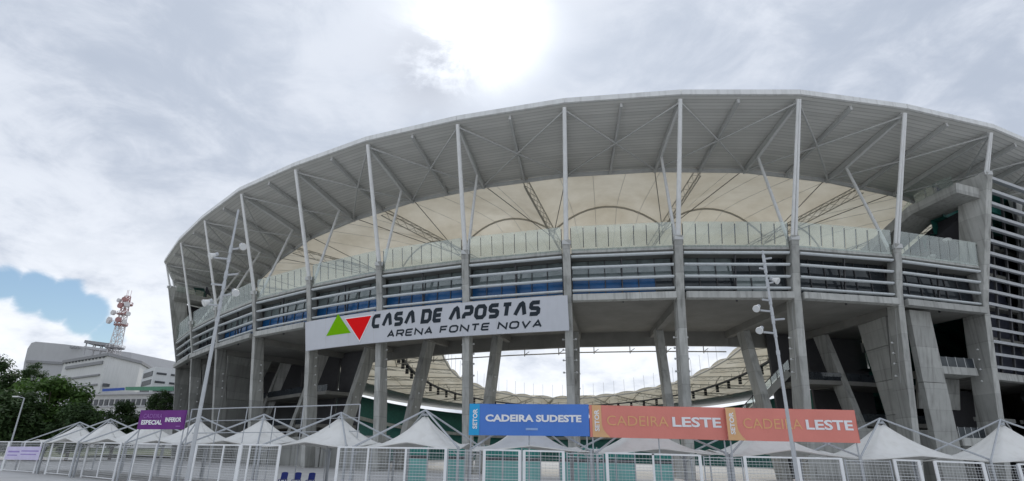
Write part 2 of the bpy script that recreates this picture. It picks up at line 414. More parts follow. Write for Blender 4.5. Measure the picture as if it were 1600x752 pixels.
for i in range(0, NB, 2):
    k0 = i+.5; k1 = i+2.5
    us = [UR, .42, .52, .62, UV, .80, .88, 1.0]
    nv = 12; P = []
    def mem(u, v):
        k = k0+(k1-k0)*v
        arch = 4*v*(1-v)
        a = math.sin(min(1, max(0, (u-UR)/(UV-UR)))*math.pi/2) if u < UV else 1-.75*((u-UV)/(1-UV))
        sag = -.5*math.sin((u-UR)/(UV-UR)*math.pi) if u < UV else -.3*math.sin((u-UV)/(1-UV)*math.pi)
        return U(k, u, .2+arch*a*3.8+sag*arch)
    for u in us: P.append([mem(u, j/nv) for j in range(nv+1)])
    m_ = MB().grid(P).build('roof_membrane', memb, stad, smooth=True)
    MB().path([mem(UV, j/nv)-Vector((0,0,.18)) for j in range(nv+1)], .17).build('arch', truss_m, m_)
    if not near(i):
        MB().path([mem(.52, j/nv)-Vector((0,0,.12)) for j in range(nv+1)], .1).build('arch', truss_m, m_)
    # seams of the fabric
    sm = MB()
    for v in (.2, .4, .6, .8): sm.path([mem(u, v)-Vector((0,0,.04)) for u in us], .035, 4)
    sm.build('seam', brace_m, m_)
    # radial lattice truss on the valley line
    tr = MB(); k = k0; nseg = 16
    ch = []
    for a in range(nseg+1):
        u = UR*.98+(1-UR*.98)*a/nseg
        c = U(k, u, -.15); t2 = TAN(k); t3 = Vector((t2.x, t2.y, 0))
        ch.append((c+t3*.45, c-t3*.45, c-Vector((0,0,1.3))))
    for j in range(3): tr.path([c[j] for c in ch], .09, 5)
    for a in range(nseg):
        for j in range(3):
            q = ch[a+1][(j+1) % 3]; tr.bar(ch[a][j], q, .06, .06)
    tr.build('radial_truss', truss_m, stad)
    MB().path([U(k0+(k1-k0)*j/6, 1.0, -.2) for j in range(7)], .28).build('inner_ring', truss_m, stad)
    for j in range(2):
        k = k0+(k1-k0)*j/2
        if OUT(k).y > 190: MB().tube(U(k, 1.0), U(k, 1.0, 6.5), .07, n=5).build('ring_post', brace_m, stad)
    # tie cables from the truss foot up to the cladding edge
    cb = MB()
    for kk in (i-.0, i+1.0): cb.tube(U(kk, UR, -.2), U(k0, UV, -1.2), .07, n=5)
    cb.build('tie_cable', cable_m, stad)
# catwalk with loudspeakers below the far membrane
for i in range(14, NB-3, 2):
    cw = MB(); pts = [U(i+.5+2*j/6, .82, -2.2) for j in range(7)]
    for a, b in zip(pts, pts[1:]): cw.bar(a, b, 1.0, .5)
    for p in pts[::2]: cw.tube(p, p+Vector((0,0,2.0)), .06, n=5)
    w_ = cw.build('catwalk', darkgrey, stad)
    for j in (1, 4):
        p = pts[j]; f = MB()
        for q in range(3): f.box(p.x-.5, p.x+.5, p.y-.4, p.y+.4, p.z-1.0-q*.9, p.z-.25-q*.9)
        f.build('floodlight', black, w_)
def soffit_h(k, d):
    o_ = OUT(k); L = (INN(k)-o_).length; u = d/L; return HOUT(k)*(1-u)+HIN(k)*u
# --- roof framing under the cladding on the near side
for k in range(-2, 14):
    W = (INN(k)-OUT(k)).length
    top = D(k, .3, HOUT(k)-.1)
    # radial girder just under the soffit
    MB().bar(D(k, .5, soffit_h(k, .5)-.35), U(k, UR, -.5), .35, .7).build('radial_girder', brace_m, stad)
    MB().bar(D(k+.5, .5, soffit_h(k+.5, .5)-.3), U(k+.5, UR, -.4), .3, .55).build('radial_girder', brace_m, stad)
    A0, B0 = U(k, .01, -.5), U(k+1, .01, -.5); A1, B1 = U(k, UR*.97, -.6), U(k+1, UR*.97, -.6); mid = (U(k+.5, UR*.5, -.75))
    for p in (A0, B0, A1, B1):
        MB().tube(p, mid, .13, n=6).build('cross_brace', brace_m, stad)
    MB().bar(U(k, UR, -.35), U(k+1, UR, -.35), .25, .6).build('edge_beam', brace_m, stad)
PIERS = (0, 11)
for k in range(-2, 14):
    pier = k in PIERS or k < 0 or k > 11
    hf = 34.6 if pier else 24.0
    a = D(k, DF(hf)+.5, hf-.3); b = D(k, .25, HOUT(k)-.3)
    if k in (9, 10, 8, 1, 2, 11, 0):
        t2 = TAN(k)*.22; t3 = Vector((t2.x, t2.y, 0))
        ms = MB().tube(a-t3, b-t3*.6, .19, .15).tube(a+t3, b+t3*.6, .19, .15)
    else: ms = MB().tube(a, b, .30, .24, n=12)
    m_ = ms.build('mast', steel, stad, smooth=False)
    MB().bar(a-Vector((0,0,.05)), a+Vector((0,0,.45)), 1.0, 1.0).build('base_plate', brace_m, m_)
    if 1 <= k <= 10:
        tp = U(k, UR*.72, -1.0)
        im = MB().tube(D(k, DF(23.4)+1.3, 23.2), tp, .22, .18, n=10).build('prop', steel, stad)
        MB().tube(tp, b+Vector((0,0,-.2)), .2, n=8).build('prop_tie', steel, im)
        MB().tube(tp, U(k, UR*.99, -.6), .16, n=8).build('prop_tie', brace_m, im)
# --- columns
def column(k, hf, w, dep0, dep1, name='column'):
    t2 = TAN(k); t3 = Vector((t2.x, t2.y, 0))*(w/2)
    hs = [-4.0, 6.0, 18.5, hf]; o_ = None
    mb = MB(); vs = []
    for h in hs:
        dd = dep0+(dep1-dep0)*max(0, (h-10))/(hf-10) if hf > 10 else dep0
        f0 = D(k, DF(h), h); f1 = D(k, DF(h)+dd, h)
        vs += [f0-t3, f0+t3, f1+t3, f1-t3]
    fs = [(3,2,1,0)]
    for a in range(len(hs)-1):
        o2 = a*4; fs += [(o2+j, o2+(j+1) % 4, o2+4+(j+1) % 4, o2+4+j) for j in range(4)]
    e = (len(hs)-1)*4; fs.append((e, e+1, e+2, e+3))
    mb.add(vs, fs)
    return mb.build(name, conc, stad, bevel=.05)
for k in range(-2, 14):
    if k in PIERS: col = column(k, 34.6, 1.1, 3.2, 3.6, 'pier')
    elif k < 0 or k > 11: col = column(k, 34.6, .9, 3.0, 2.0)
    else: col = column(k, 24.2, .92, 2.8, 1.5)
    # lamps on the column sides
    t2 = TAN(k); t3 = Vector((t2.x, t2.y, 0))
    if 0 <= k <= 11:
        for sgn in (-1, 1):
            if k > 5 and sgn > 0 and k < 0: continue
            for h in (9.2, 10.6, 11.8, 13.0):
                p = D(k, DF(h)+1.5, h)+t3*(sgn*.46)
                MB().tube(p, p+t3*(sgn*.22), .05, n=6).sphere(p+t3*(sgn*.3)+Vector((0,0,.03)), .13, 8, 5).build('wall_lamp', steel, col)
        MB().bar(D(k, DF(16.8)+.6, 16.8)+t3*.48, D(k, DF(8.4)+1.1, 8.4)+t3*.48, .05, .05).build('conduit', brace_m, col)
# --- rear struts, soffit, deck, louvres, glazing, screen: the open bays
for k in range(1, 11):
    t2 = TAN(k); t3 = Vector((t2.x, t2.y, 0))*.5
    b0, b1 = D(k, 15.5, -4), D(k, 17.6, -4); c0, c1 = D(k, 21.3, 16.8), D(k, 23.2, 16.8)
    st = MB().hexa([b0-t3, b0+t3, b1+t3, b1-t3], [c0-t3, c0+t3, c1+t3, c1-t3]).build('strut', conc, stad, bevel=.05)
    # crossbeam under the deck
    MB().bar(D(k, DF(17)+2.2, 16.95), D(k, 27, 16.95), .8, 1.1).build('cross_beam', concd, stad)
    for h in (6.5, 8.5, 10.5):
        p = D(k, 16.3+(h+4)*.278, h)-t3*1.1; MB().sphere(p, .15, 8, 5).build('wall_lamp', steel, st)
for k in range(0, 11):
    g0 = .48/14; ka, kb = k+g0*1.3, k+1-g0*1.3
    def slab(name, m, d0, d1, h0, h1, k0=ka, k1=kb, n=3):
        mb = MB()
        for j in range(1):
            mb.hexa([D(k0, d0, h0), D(k1, d0, h0), D(k1, d1, h0), D(k0, d1, h0)], [D(k0, d0, h1), D(k1, d0, h1), D(k1, d1, h1), D(k0, d1, h1)])
        return mb.build(name, m, stad)
    slab('deck_edge', conc, 5.9, 6.9, 17.05, 17.8)
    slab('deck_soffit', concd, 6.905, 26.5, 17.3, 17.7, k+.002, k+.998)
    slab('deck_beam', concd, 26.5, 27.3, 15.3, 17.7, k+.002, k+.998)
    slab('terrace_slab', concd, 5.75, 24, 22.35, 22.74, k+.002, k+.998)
    cu = slab('terrace_curb', concw, 5.4, 5.74, 22.72, 23.2)
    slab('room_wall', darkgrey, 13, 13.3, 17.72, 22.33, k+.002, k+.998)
    # louvre tubes
    for h in (22.35, 21.05, 19.72, 18.42):
        d = DF(h)+.45
        p, q = D(ka, d, h), D(kb, d, h)
        dd = (q-p).normalized(); rr = dd.cross(Vector((0,0,1))).normalized()
        mb = MB(); n = 10; vs = []
        for c in (p, q):
            for a in range(n):
                tt = 2*math.pi*a/n; vs.append(c+rr*(.30*math.cos(tt))+Vector((0,0,.165*math.sin(tt))))
        mb.add(vs, [(a, (a+1) % n, n+(a+1) % n, n+a) for a in range(n)]+[tuple(range(n-1,-1,-1)), tuple(range(n, 2*n))])
        mb.build('louvre', louv, stad, smooth=False)
    # louvre brackets
    for kk in (k+.5,):
        MB().bar(D(kk, DF(17.2)+1.0, 17.0), D(kk, DF(22.9)+1.0, 22.9), .12, .3).build('louvre_bracket', darkgrey, stad)
    # glazing
    for j in range(6):
        a, b = ka+(kb-ka)*(j+.02)/6, ka+(kb-ka)*(j+.98)/6
        lowm = glzb if (3 <= k <= 8 and not (k == 3 and j == 0)) else glzd
        upm = glz if k >= 3 or (k == 2 and j > 2) else glzd
        if k == 2 and j in (1, 2): lowm = glz
        d = 7.6
        for (h0, h1, m_, nm) in ((17.8, 19.95, lowm, 'glass_panel'), (20.05, 22.3, upm, 'glass_panel')):
            MB().hexa([D(a, d, h0), D(b, d, h0), D(b, d+.06, h0), D(a, d+.06, h0)], [D(a, d, h1), D(b, d, h1), D(b, d+.06, h1), D(a, d+.06, h1)]).build(nm, m_, stad)
    for j in range(7):
        kk = ka+(kb-ka)*j/6
        MB().bar(D(kk, 7.55, 17.76), D(kk, 7.55, 22.34), .09, .16).build('mullion', darkgrey, stad)
    # leaning glass wind screen on the terrace edge
    nP = 8
    for j in range(nP):
        a, b = ka+(kb-ka)*(j+.02)/nP, ka+(kb-ka)*(j+.98)/nP
        lo, hi = 5.35, 4.75
        MB().hexa([D(a, lo, 23.0), D(b, lo, 23.0), D(b, lo+.04, 23.0), D(a, lo+.04, 23.0)], [D(a, hi, 25.9), D(b, hi, 25.9), D(b, hi+.04, 25.9), D(a, hi+.04, 25.9)]).build('screen_pane', para, stad)
    for j in range(nP+1):
        kk = ka+(kb-ka)*j/nP
        MB().bar(D(kk, 5.48, 23.4), D(kk, 4.9, 25.7), .08, .13, up=(0,1,0)).build('screen_post', darkgrey if j % 1 == 0 else steel, stad)
    # service pipe hung under the rear beam
    if 2 <= k <= 6:
        pp = MB().tube(D(k, 27.6, 14.6), D(k+1, 27.6, 14.6), .09).build('service_pipe', truss_m, stad)
        for q in (.3, .8):
            e = D(k+q, 27.6, 14.6); MB().tube(e-Vector((0,0,.25)), e+Vector((0,0,.9)), .07).tube(e, e+Vector((.7,0,.5)), .05).build('hanger', truss_m, pp)
    # low plinth wall at the foot of the frames
    if k <= 1 or k >= 6:
        slab('plinth_wall', concw, 14, 14.4, -4, 2.4 if k > 1 else 3.5, k+.01, k+.99)
# shear walls between a column and its strut
for k in (1, 9, 10):
    t2 = TAN(k); t3 = Vector((t2.x, t2.y, 0))*.38
    segs = [-4, 1, 5, 9, 13, 16.9]
    for a, b in zip(segs, segs[1:]):
        if k == 8 and b > 9: continue
        def e0(h): return DF(h)+2.7
        def e1(h): return (11.6 if k == 1 else 13.2)+(h+4)*(.17 if k == 1 else .3)
        g_ = .03
        q = [D(k, e0(a), a+g_), D(k, e1(a), a+g_), D(k, e1(b), b-g_), D(k, e0(b), b-g_)]
        MB().prism([p-t3 for p in q], t3*2).build('wall_panel', concw, stad)
# dark rooms behind the end bays
for k in (0, 1, 7, 8, 9, 10):
    ka, kb = (7.5 if k == 7 else k+.03), (1.5 if k == 1 else k+.97)
    def slab(name, m, d0, d1, h0, h1, k0=ka, k1=kb):
        return MB().hexa([D(k0, d0, h0), D(k1, d0, h0), D(k1, d1, h0), D(k0, d1, h0)], [D(k0, d0, h1), D(k1, d0, h1), D(k1, d1, h1), D(k0, d1, h1)]).build(name, m, stad)
    slab('back_wall', darkgrey, 25.6, 26, -4, 17.2)  # wall coloured dark to stand in for the shade deep in the bays
    for h in (4.0, 9.3):
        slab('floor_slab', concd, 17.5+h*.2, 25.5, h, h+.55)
        for j in range(5):
            a, b = ka+(kb-ka)*(j+.02)/5, ka+(kb-ka)*(j+.98)/5; d = 17.6+h*.2
            MB().hexa([D(a, d, h+.57), D(b, d, h+.57), D(b, d+.05, h+.57), D(a, d+.05, h+.57)], [D(a, d, h+1.6), D(b, d, h+1.6), D(b, d+.05, h+1.6), D(a, d+.05, h+1.6)]).build('balustrade_pane', glzd, stad)
# stair with a balustrade rising to the terrace behind the second open bay
sa_, sb2 = at(1146, 672, 82.5), at(1230, 583, 81)
sf = MB().bar(sa_, sb2, 2.2, .9).build('stair_flight', concw, stad)
for j in range(9):
    a, b_ = sa_.lerp(sb2, (j+.06)/9), sa_.lerp(sb2, (j+.94)/9); up = Vector((0, -.95, .45))
    MB().prism([a+up, b_+up, b_+up+Vector((0,0,1.3)), a+up+Vector((0,0,1.3))], (0, .05, 0)).build('balustrade_pane', para, sf)
    p = sa_.lerp(sb2, j/9)+up; MB().tube(p, p+Vector((0,0,1.4)), .06, n=6).build('rail_post', darkgrey, sf)
MB().tube(sa_+up+Vector((0,0,1.4)), sb2+up+Vector((0,0,1.4)), .06, n=6).build('handrail', darkgrey, sf)
# bay beside the right-hand pier: leaning wall, balconies
def quad_prism(name, pts, off, m):
    return MB().prism(pts, off).build(name, m, stad)
dv = OUT(0.5)-INN(0.5); dv = Vector((-dv.normalized().x, -dv.normalized().y, 0))
for (ka, kb, kc, kd, h0, h1) in ((.40, .68, .53, .79, -4, 8.6), (.535, .795, .62, .86, 8.66, 16.95)):
    quad_prism('leaning_wall', [D(ka, DF(h0)+.9, h0), D(kb, DF(h0)+.9, h0), D(kd, DF(h1)+.9, h1), D(kc, DF(h1)+.9, h1)], dv*.7, concw)
for (h, ka, kb) in ((9.75, .13, .56), (1.6, .1, .42)):
    d0 = DF(h)+.9
    MB().hexa([D(ka, d0, h), D(kb, d0, h), D(kb, d0+5, h), D(ka, d0+5, h)], [D(ka, d0, h+.9), D(kb, d0, h+.9), D(kb, d0+5, h+.9), D(ka, d0+5, h+.9)]).build('balcony', conc, stad)
    for j in range(4):
        a, b = ka+(kb-ka)*(j+.03)/4, ka+(kb-ka)*(j+.97)/4
        MB().hexa([D(a, d0+.2, h+.92), D(b, d0+.2, h+.92), D(b, d0+.25, h+.92), D(a, d0+.25, h+.92)], [D(a, d0+.2, h+2.1), D(b, d0+.2, h+2.1), D(b, d0+.25, h+2.1), D(a, d0+.25, h+2.1)]).build('balcony_pane', glzd, stad)
    for j in range(5):
        kk = ka+(kb-ka)*j/4; MB().bar(D(kk, d0+.22, h+.9), D(kk, d0+.22, h+2.15), .06, .06).build('balcony_post', brace_m, stad)
MB().hexa([D(.1, 13, 6.0), D(.62, 13, 6.0), D(.62, 13.4, 6.0), D(.1, 13.4, 6.0)], [D(.1, 12, 9.7), D(.62, 12, 9.7), D(.62, 12.4, 9.7), D(.1, 12.4, 9.7)]).build('balcony_wall', concw, stad)
# --- closed side bays: tall louvred facade
for k in (-2, -1, 11, 12):
    ka, kb = k+.05, k+.95
    for j in range(16):
        h = 34.2-j*1.55
        p, q = D(ka, DF(h)+.5, h), D(kb, DF(h)+.5, h)
        MB().bar(p, q, .8, .34, up=(0, -.35, 1)).build('louvre', louvg, stad)
    def slab(name, m, d0, d1, h0, h1, k0=ka, k1=kb):
        return MB().hexa([D(k0, d0, h0), D(k1, d0, h0), D(k1, d1, h0), D(k0, d1, h0)], [D(k0, d0, h1), D(k1, d0, h1), D(k1, d1, h1), D(k0, d1, h1)]).build(name, m, stad)
    slab('deck_edge', conc, 8.2, 9.2, 9.4, 10.3)
    slab('facade_wall', navy, 9.6, 9.9, 10.3, 36.5)
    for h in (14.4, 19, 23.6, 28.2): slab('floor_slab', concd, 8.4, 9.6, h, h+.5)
    for q in (.25, .5, .75):
        MB().bar(D(k+q, 8.6, 10.3), D(k+q, 3.6, 33.4), .16, .3).build('louvre_bracket', darkgrey, stad)
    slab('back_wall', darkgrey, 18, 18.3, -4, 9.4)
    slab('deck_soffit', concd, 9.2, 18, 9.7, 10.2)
    # stair truss behind the foot of the bay
    MB().bar(D(k+.95, 11.5, 8.6), D(k+.15, 11.5, -2.4), .5, 1.3).build('stair_flight', darkgrey, stad)
    MB().tube(D(k+.95, 11.1, 9.3), D(k+.15, 11.1, -.7), .08).build('stair_rail', steel, stad)
    MB().bar(D(k+.1, 13, 5.0), D(k+.9, 13, 5.0), .4, .5).build('stair_landing', concw, stad)
# --- raked ends of the upper stands beside the piers
for k, sg in ((0, -1), (11, 1)):
    t2 = TAN(k); t3 = Vector((t2.x, t2.y, 0))*1.0
    W = (INN(k)-OUT(k)).length
    def rk(name, prof, th, m, shift=0.0):
        q = [D(k, d, h)+t3*shift for d, h in prof]; return MB().prism([p-t3*th/2 for p in q], t3*th).build(name, m, stad)
    rk('raker_beam', [(3.0, 32.8), (10.5, 32.8), (38, 20.0), (38, 18.6), (10.3, 31.5), (3.2, 31.5)], 5.0, concw, 2.4 if k == 0 else -2.4)
    rk('raker_beam', [(7.0, 25.6), (20, 19.8), (20, 17.8), (7.2, 23.4)], 1.2, concw)
    rk('void_shade_sheet', [(4.2, 31.3), (10, 31.2), (38, 18.2), (38, 17.75), (10, 17.75), (7.4, 22.5)], .3, dark, -.6 if k == 0 else .6)  # near-black sheet standing in for the shaded void below the raker
    for j in range(3):
        a, b = 3.4+j*2, 5.2+j*2
        rk('balustrade_pane', [(a, 32.65), (b, 32.65), (b, 33.9), (a, 33.9)], .06, para, 4.8 if k == 0 else -4.8)
    for j in range(12):
        d = 10+j*2.3; h = 32.4-(d-9.5)*.46
        rk('balustrade_pane', [(d, h+.2), (d+2.1, h-.75), (d+2.1, h+.5), (d, h+1.45)], .06, para, 4.8 if k == 0 else -4.8)
    lp = MB()
    for (d, h) in ((11.5, 26.3), (8.5, 27.6)):
        c = D(k, d, h)+t3*(1.2 if k == 0 else -1.2); MB().sphere(c, .55, 12, 7, .55).build('dome_lamp', steel, stad)
def GAP(k): return lerp(OUT(k).y, [0, 130, 240, 345], [4.6, 4.6, 2.4, 2.2])
# --- bowl: seating tiers and back wall beyond the open end
for i in range(11, NB, 2):
    k0, k1 = i, min(i+2, NB)
    def prof(k):
        ht = HOUT(k)-GAP(k)-.4; pts = []
        for j in range(11):
            f = j/10; u = .10+.34*f; h = ht*(1-.55*f); pts += [(u, h), (u+.034, h)]
        for j in range(11):
            f = j/10; u = .47+.40*f; h = ht*.36*(1-f)-3*f; pts += [(u, h), (u+.04, h)]
        return pts
    P = []
    pa, pb, pm = prof(k0), prof(k1), prof((k0+k1)/2)
    for n in range(len(pa)):
        row = []
        for kk, pr in ((k0, pa), ((k0+k1)/2, pm), (k1, pb)):
            u, h = pr[n]; q = OUT(kk)*(1-u)+INN(kk)*u; row.append(V(q, h))
        P.append(row)
    MB().grid(P).build('seating_tier', teal, stad)
    if not (i < 13 or i > NB-3):
        mb = MB()
        for a, b in ((k0, (k0+k1)/2), ((k0+k1)/2, k1)):
            mb.hexa([D(a, 5, -4), D(b, 5, -4), D(b, 5.6, -4), D(a, 5.6, -4)], [D(a, 5, HOUT(a)-GAP(a)), D(b, 5, HOUT(b)-GAP(b)), D(b, 5.6, HOUT(b)-GAP(b)), D(a, 5.6, HOUT(a)-GAP(a))])
        mb.build('outer_wall', concw, stad)
    mb = MB(); ps = [U(kk, .44, 0) for kk in (k0, k1)]
    qa, qb = prof(k0)[21], prof(k1)[21]
    pa_, pb_ = V(OUT(k0)*(1-.48)+INN(k0)*.48, qa[1]), V(OUT(k1)*(1-.48)+INN(k1)*.48, qb[1])
    mb.bar(pa_, pb_, .3, 1.4); mb.build('tier_fascia', concw, stad)

# ------------------------------------------------------------------ lettering
GL = {
 'C': [[(1,1),(.22,1),(0,.8),(0,.2),(.22,0),(1,0)]],
 'L': [[(0,0),(.42,.9),(.62,1),(.74,.9),(1,0)]],       # open A
 'A': [[(0,0),(.5,1),(1,0)], [(.24,.3),(.76,.3)]],
 'S': [[(1,1),(.2,1),(.04,.88),(.04,.62),(.18,.52),(.82,.48),(.96,.38),(.96,.12),(.8,0),(0,0)]],
 'D': [[(0,0),(0,1),(.75,1),(1,.8),(1,.2),(.75,0),'c']],
 'E': [[(1,1),(.12,1),(0,.9),(0,.1),(.12,0),(1,0)], [(.12,.5),(.92,.5)]],
 'F': [[(0,0),(0,1),(1,1)], [(.1,.5),(.9,.5)]],
 'P': [[(0,0),(0,.26),(.14,.4),(.84,.4),(1,.52),(1,.88),(.84,1),(0,1)]],
 'O': [[(.22,0),(0,.2),(0,.8),(.22,1),(.78,1),(1,.8),(1,.2),(.78,0),'c']],
 'T': [[(0,1),(1,1)], [(.5,.9),(.5,0)]],
 'R': [[(0,0),(0,1),(.84,1),(1,.9),(1,.55),(.84,.43),(.1,.43)], [(.62,.38),(1,0)]],
 'N': [[(0,0),(0,1),(1,0),(1,1)]],
 'V': [[(0,1),(.5,0),(1,1)]],
}
def ribbon(pts, w):
    closed = pts[-1] == 'c'
    if closed: pts = pts[:-1]
    n = len(pts); Pn = [Vector(p) for p in pts]; Lf = []; Rt = []
    for i in range(n):
        a = Pn[i-1] if (closed or i > 0) else None; b = Pn[(i+1) % n] if (closed or i < n-1) else None
        d1 = (Pn[i]-a).normalized() if a is not None else None; d2 = (b-Pn[i]).normalized() if b is not None else None
        if d1 is None: d1 = d2
        if d2 is None: d2 = d1
        n1 = Vector((-d1.y, d1.x)); n2 = Vector((-d2.y, d2.x)); m = n1+n2
        if m.length < 1e-4: m = n1
        m.normalize(); sc = min(1.9, 1/max(.3, m.dot(n1)))
        Lf.append(Pn[i]+m*(w/2*sc)); Rt.append(Pn[i]-m*(w/2*sc))
    return Lf, Rt, closed
def stroke_letter(ch, x, w, h, sw, slant, mapf, th):
    mb = MB()
    for pl in GL[ch]:
        q = [p if p == 'c' else (p[0]*(w-sw)+sw/2, p[1]*(h-sw)+sw/2) for p in pl]
        Lf, Rt, cl = ribbon(q, sw); n = len(Lf)
        vs = [mapf(x+p.x+slant*p.y, p.y, th) for p in Lf]+[mapf(x+p.x+slant*p.y, p.y, th) for p in Rt]
        vb = [mapf(x+p.x+slant*p.y, p.y, 0) for p in Lf]+[mapf(x+p.x+slant*p.y, p.y, 0) for p in Rt]
        m = n if cl else n-1; fs = []
        for i in range(m):
            j = (i+1) % n; fs += [(i, j, n+j, n+i), (i, 2*n+i, 2*n+j, j), (n+i, n+j, 3*n+j, 3*n+i)]
        if not cl: fs += [(0, n, 3*n, 2*n), (n-1, 3*n-1, 4*n-1, 2*n-1)]
        mb.add(vs+vb, fs)
    return mb
_fc = {}
def font_verts(text, bold):
    key = (text, bold)
    if key in _fc: return _fc[key]
    cu = bpy.data.curves.new('t', 'FONT'); cu.body = text; cu.size = 1; cu.offset = bold; cu.fill_mode = 'FRONT'; cu.resolution_u = 3
    ob = bpy.data.objects.new('t', cu); C.objects.link(ob); bpy.context.view_layer.update()
    me = bpy.data.meshes.new_from_object(ob); v = [tuple(q.co) for q in me.vertices]; f = [tuple(p.vertices) for p in me.polygons]
    bpy.data.objects.remove(ob); bpy.data.curves.remove(cu); bpy.data.meshes.remove(me)
    _fc[key] = (v, f); return v, f
def flat_text(text, x0, x1, y0, y1, mapf, th, m, parent, bold=.02, vertical=False, name='lettering'):
    v, f = font_verts(text, bold)
    ax = [p[0] for p in v]; ay = [p[1] for p in v]; a0, a1, b0, b1 = min(ax), max(ax), min(ay), max(ay)
    vs = []
    for p in v:
        s, t = (p[0]-a0)/(a1-a0), (p[1]-b0)/(b1-b0)
        if vertical: s, t = 1-t, s
        vs.append(mapf(x0+(x1-x0)*s, y0+(y1-y0)*t, th))
    return MB().add(vs, f).build(name, m, parent)
sign_grey = mat('billboard_face', (.60, .62, .66), .5, var=.04, scale=.4, streak=.15, dirt=(.5, .51, .53))
ink = mat('dark_ink', (.03, .04, .05), .8, spec=.2)
green = mat('logo_green', (.20, .50, .004), .9, spec=.1, var=.04)
red = mat('logo_red', (.88, .012, .014), .9, spec=.1, var=.04)
white = mat('white_print', (.86, .87, .88), .5, var=.02)
# --- big stadium sign, bent along the column fronts from column 7 to column 4
bb = thing('stadium_sign', 'long pale grey name board with green and red triangles on the columns', 'sign', tuple(D(5.5, 5.5, 13)))
ks = np.linspace(6.98, 3.99, 61)
def bb_base(k, h):
    return D(k, DF(h)-.45-.9*math.sin((k-math.floor(k))*math.pi)*0, h)
line = [bb_base(float(k), 15.6) for k in ks]
# smooth the polyline into one gentle curve
arr = np.array([[p.x, p.y] for p in line]); cf = np.polyfit(np.linspace(0, 1, 61), arr, 3)
curve = np.stack([np.polyval(cf[:, 0], np.linspace(0, 1, 121)), np.polyval(cf[:, 1], np.linspace(0, 1, 121))], 1)
tg = np.diff(curve, axis=0); arc = np.concatenate([[0], np.cumsum(np.linalg.norm(tg, axis=1))]); BL = arc[-1]
nrm = np.array([-.42, -1.0]); nrm /= np.linalg.norm(nrm)
curve = curve+nrm*.55
BB0, BB1 = 13.6, 17.6     # bottom and top above the eye
def bmap(s, v, th):
    s = min(max(s, -.5), BL+.5)
    x = np.interp(s, arc, curve[:, 0]); y = np.interp(s, arc, curve[:, 1])
    i = min(119, max(0, int(np.searchsorted(arc, s))-1)); t_ = tg[i]/np.linalg.norm(tg[i]); n_ = (t_[1], -t_[0])
    lean = (v-2.0)*.17
    return Vector((x+n_[0]*(th+lean), y+n_[1]*(th+lean), BB0+v+EYE))
HB = BB1-BB0
mb = MB(); nS = 48; F = [[bmap(BL*i/nS, v, 0) for v in (0, HB)] for i in range(nS+1)]; Bk = [[bmap(BL*i/nS, v, -.25) for v in (0, HB)] for i in range(nS+1)]
mb.grid(F[::-1]); mb.grid(Bk)
for i in range(nS):
    for j in (0, 1): mb.add([F[i][j], F[i+1][j], Bk[i+1][j], Bk[i][j]], [(0,1,2,3)])
for i in (0, nS): mb.add([F[i][0], F[i][1], Bk[i][1], Bk[i][0]], [(0,1,2,3)])
panel = mb.build('board', sign_grey, bb)
for q in range(1, 9):
    mb = MB(); s = BL*q/9
    mb.hexa([bmap(s-.02, .02, .004), bmap(s+.02, .02, .004), bmap(s+.02, .02, -.02), bmap(s-.02, .02, -.02)], [bmap(s-.02, HB-.02, .004), bmap(s+.02, HB-.02, .004), bmap(s+.02, HB-.02, -.02), bmap(s-.02, HB-.02, -.02)])
    mb.build('joint', brace_m, panel)
def s_at(px, v=2.0):
    "arc length on the board that shows at a photograph column"
    ss = np.linspace(0, BL, 400); xs_ = [project(bmap(float(s), v, 0))[0] for s in ss]
    return float(np.interp(px, xs_, ss))
def tri(pts, m, name, th):
    mb = MB(); a = [bmap(s, v, th) for s, v in pts]; b = [bmap(s, v, .0) for s, v in pts]
    mb.add(a+b, [(0,1,2),(0,3,4,1),(1,4,5,2),(2,5,3,0)]); return mb.build(name, m, panel)
sa, sb, sc_ = s_at(510), s_at(529), s_at(548)
tri([(sa, 1.62), (sc_, 1.62), (sb, 4.35)], green, 'green_triangle', .05)
ra, rb, rc = s_at(541), s_at(562), s_at(581)
tri([(ra-.22, 3.62), (rb, .28), (rc+.22, 3.62)], white, 'triangle_border', .06)
tri([(ra, 3.5), (rb, .5), (rc, 3.5)], red, 'red_triangle', .08)
def line_text(txt, px0, px1, v0, h, sw, wid, gap, space, slant):
    s0, s1 = s_at(px0), s_at(px1)
    tot = 0
    for c in txt: tot += space if c == ' ' else wid*{'P': .95, 'E': .95, 'T': .95, 'F': .9, 'O': 1.05, 'L': 1.1, 'N': 1.05}.get(c, 1)+gap
    kx = (s1-s0-slant*h)/(tot-gap); x = s0
    for c in txt:
        if c == ' ': x += space*kx; continue
        w = wid*{'P': .95, 'E': .95, 'T': .95, 'F': .9, 'O': 1.05, 'L': 1.1, 'N': 1.05}.get(c, 1)*kx
        stroke_letter(c, x, w, h, sw, slant, lambda a, b, t: bmap(a, v0+b, t), .035).build('letter', ink, panel)
        x += w+gap*kx
line_text('CLSL DE LPOSTLS', 580, 848, 1.84, 1.78, .47, 1.62, .20, .70, .2)
line_text('ARENA FONTE NOVA', 604, 848, .48, .90, .20, 1.35, .30, .9, .25)

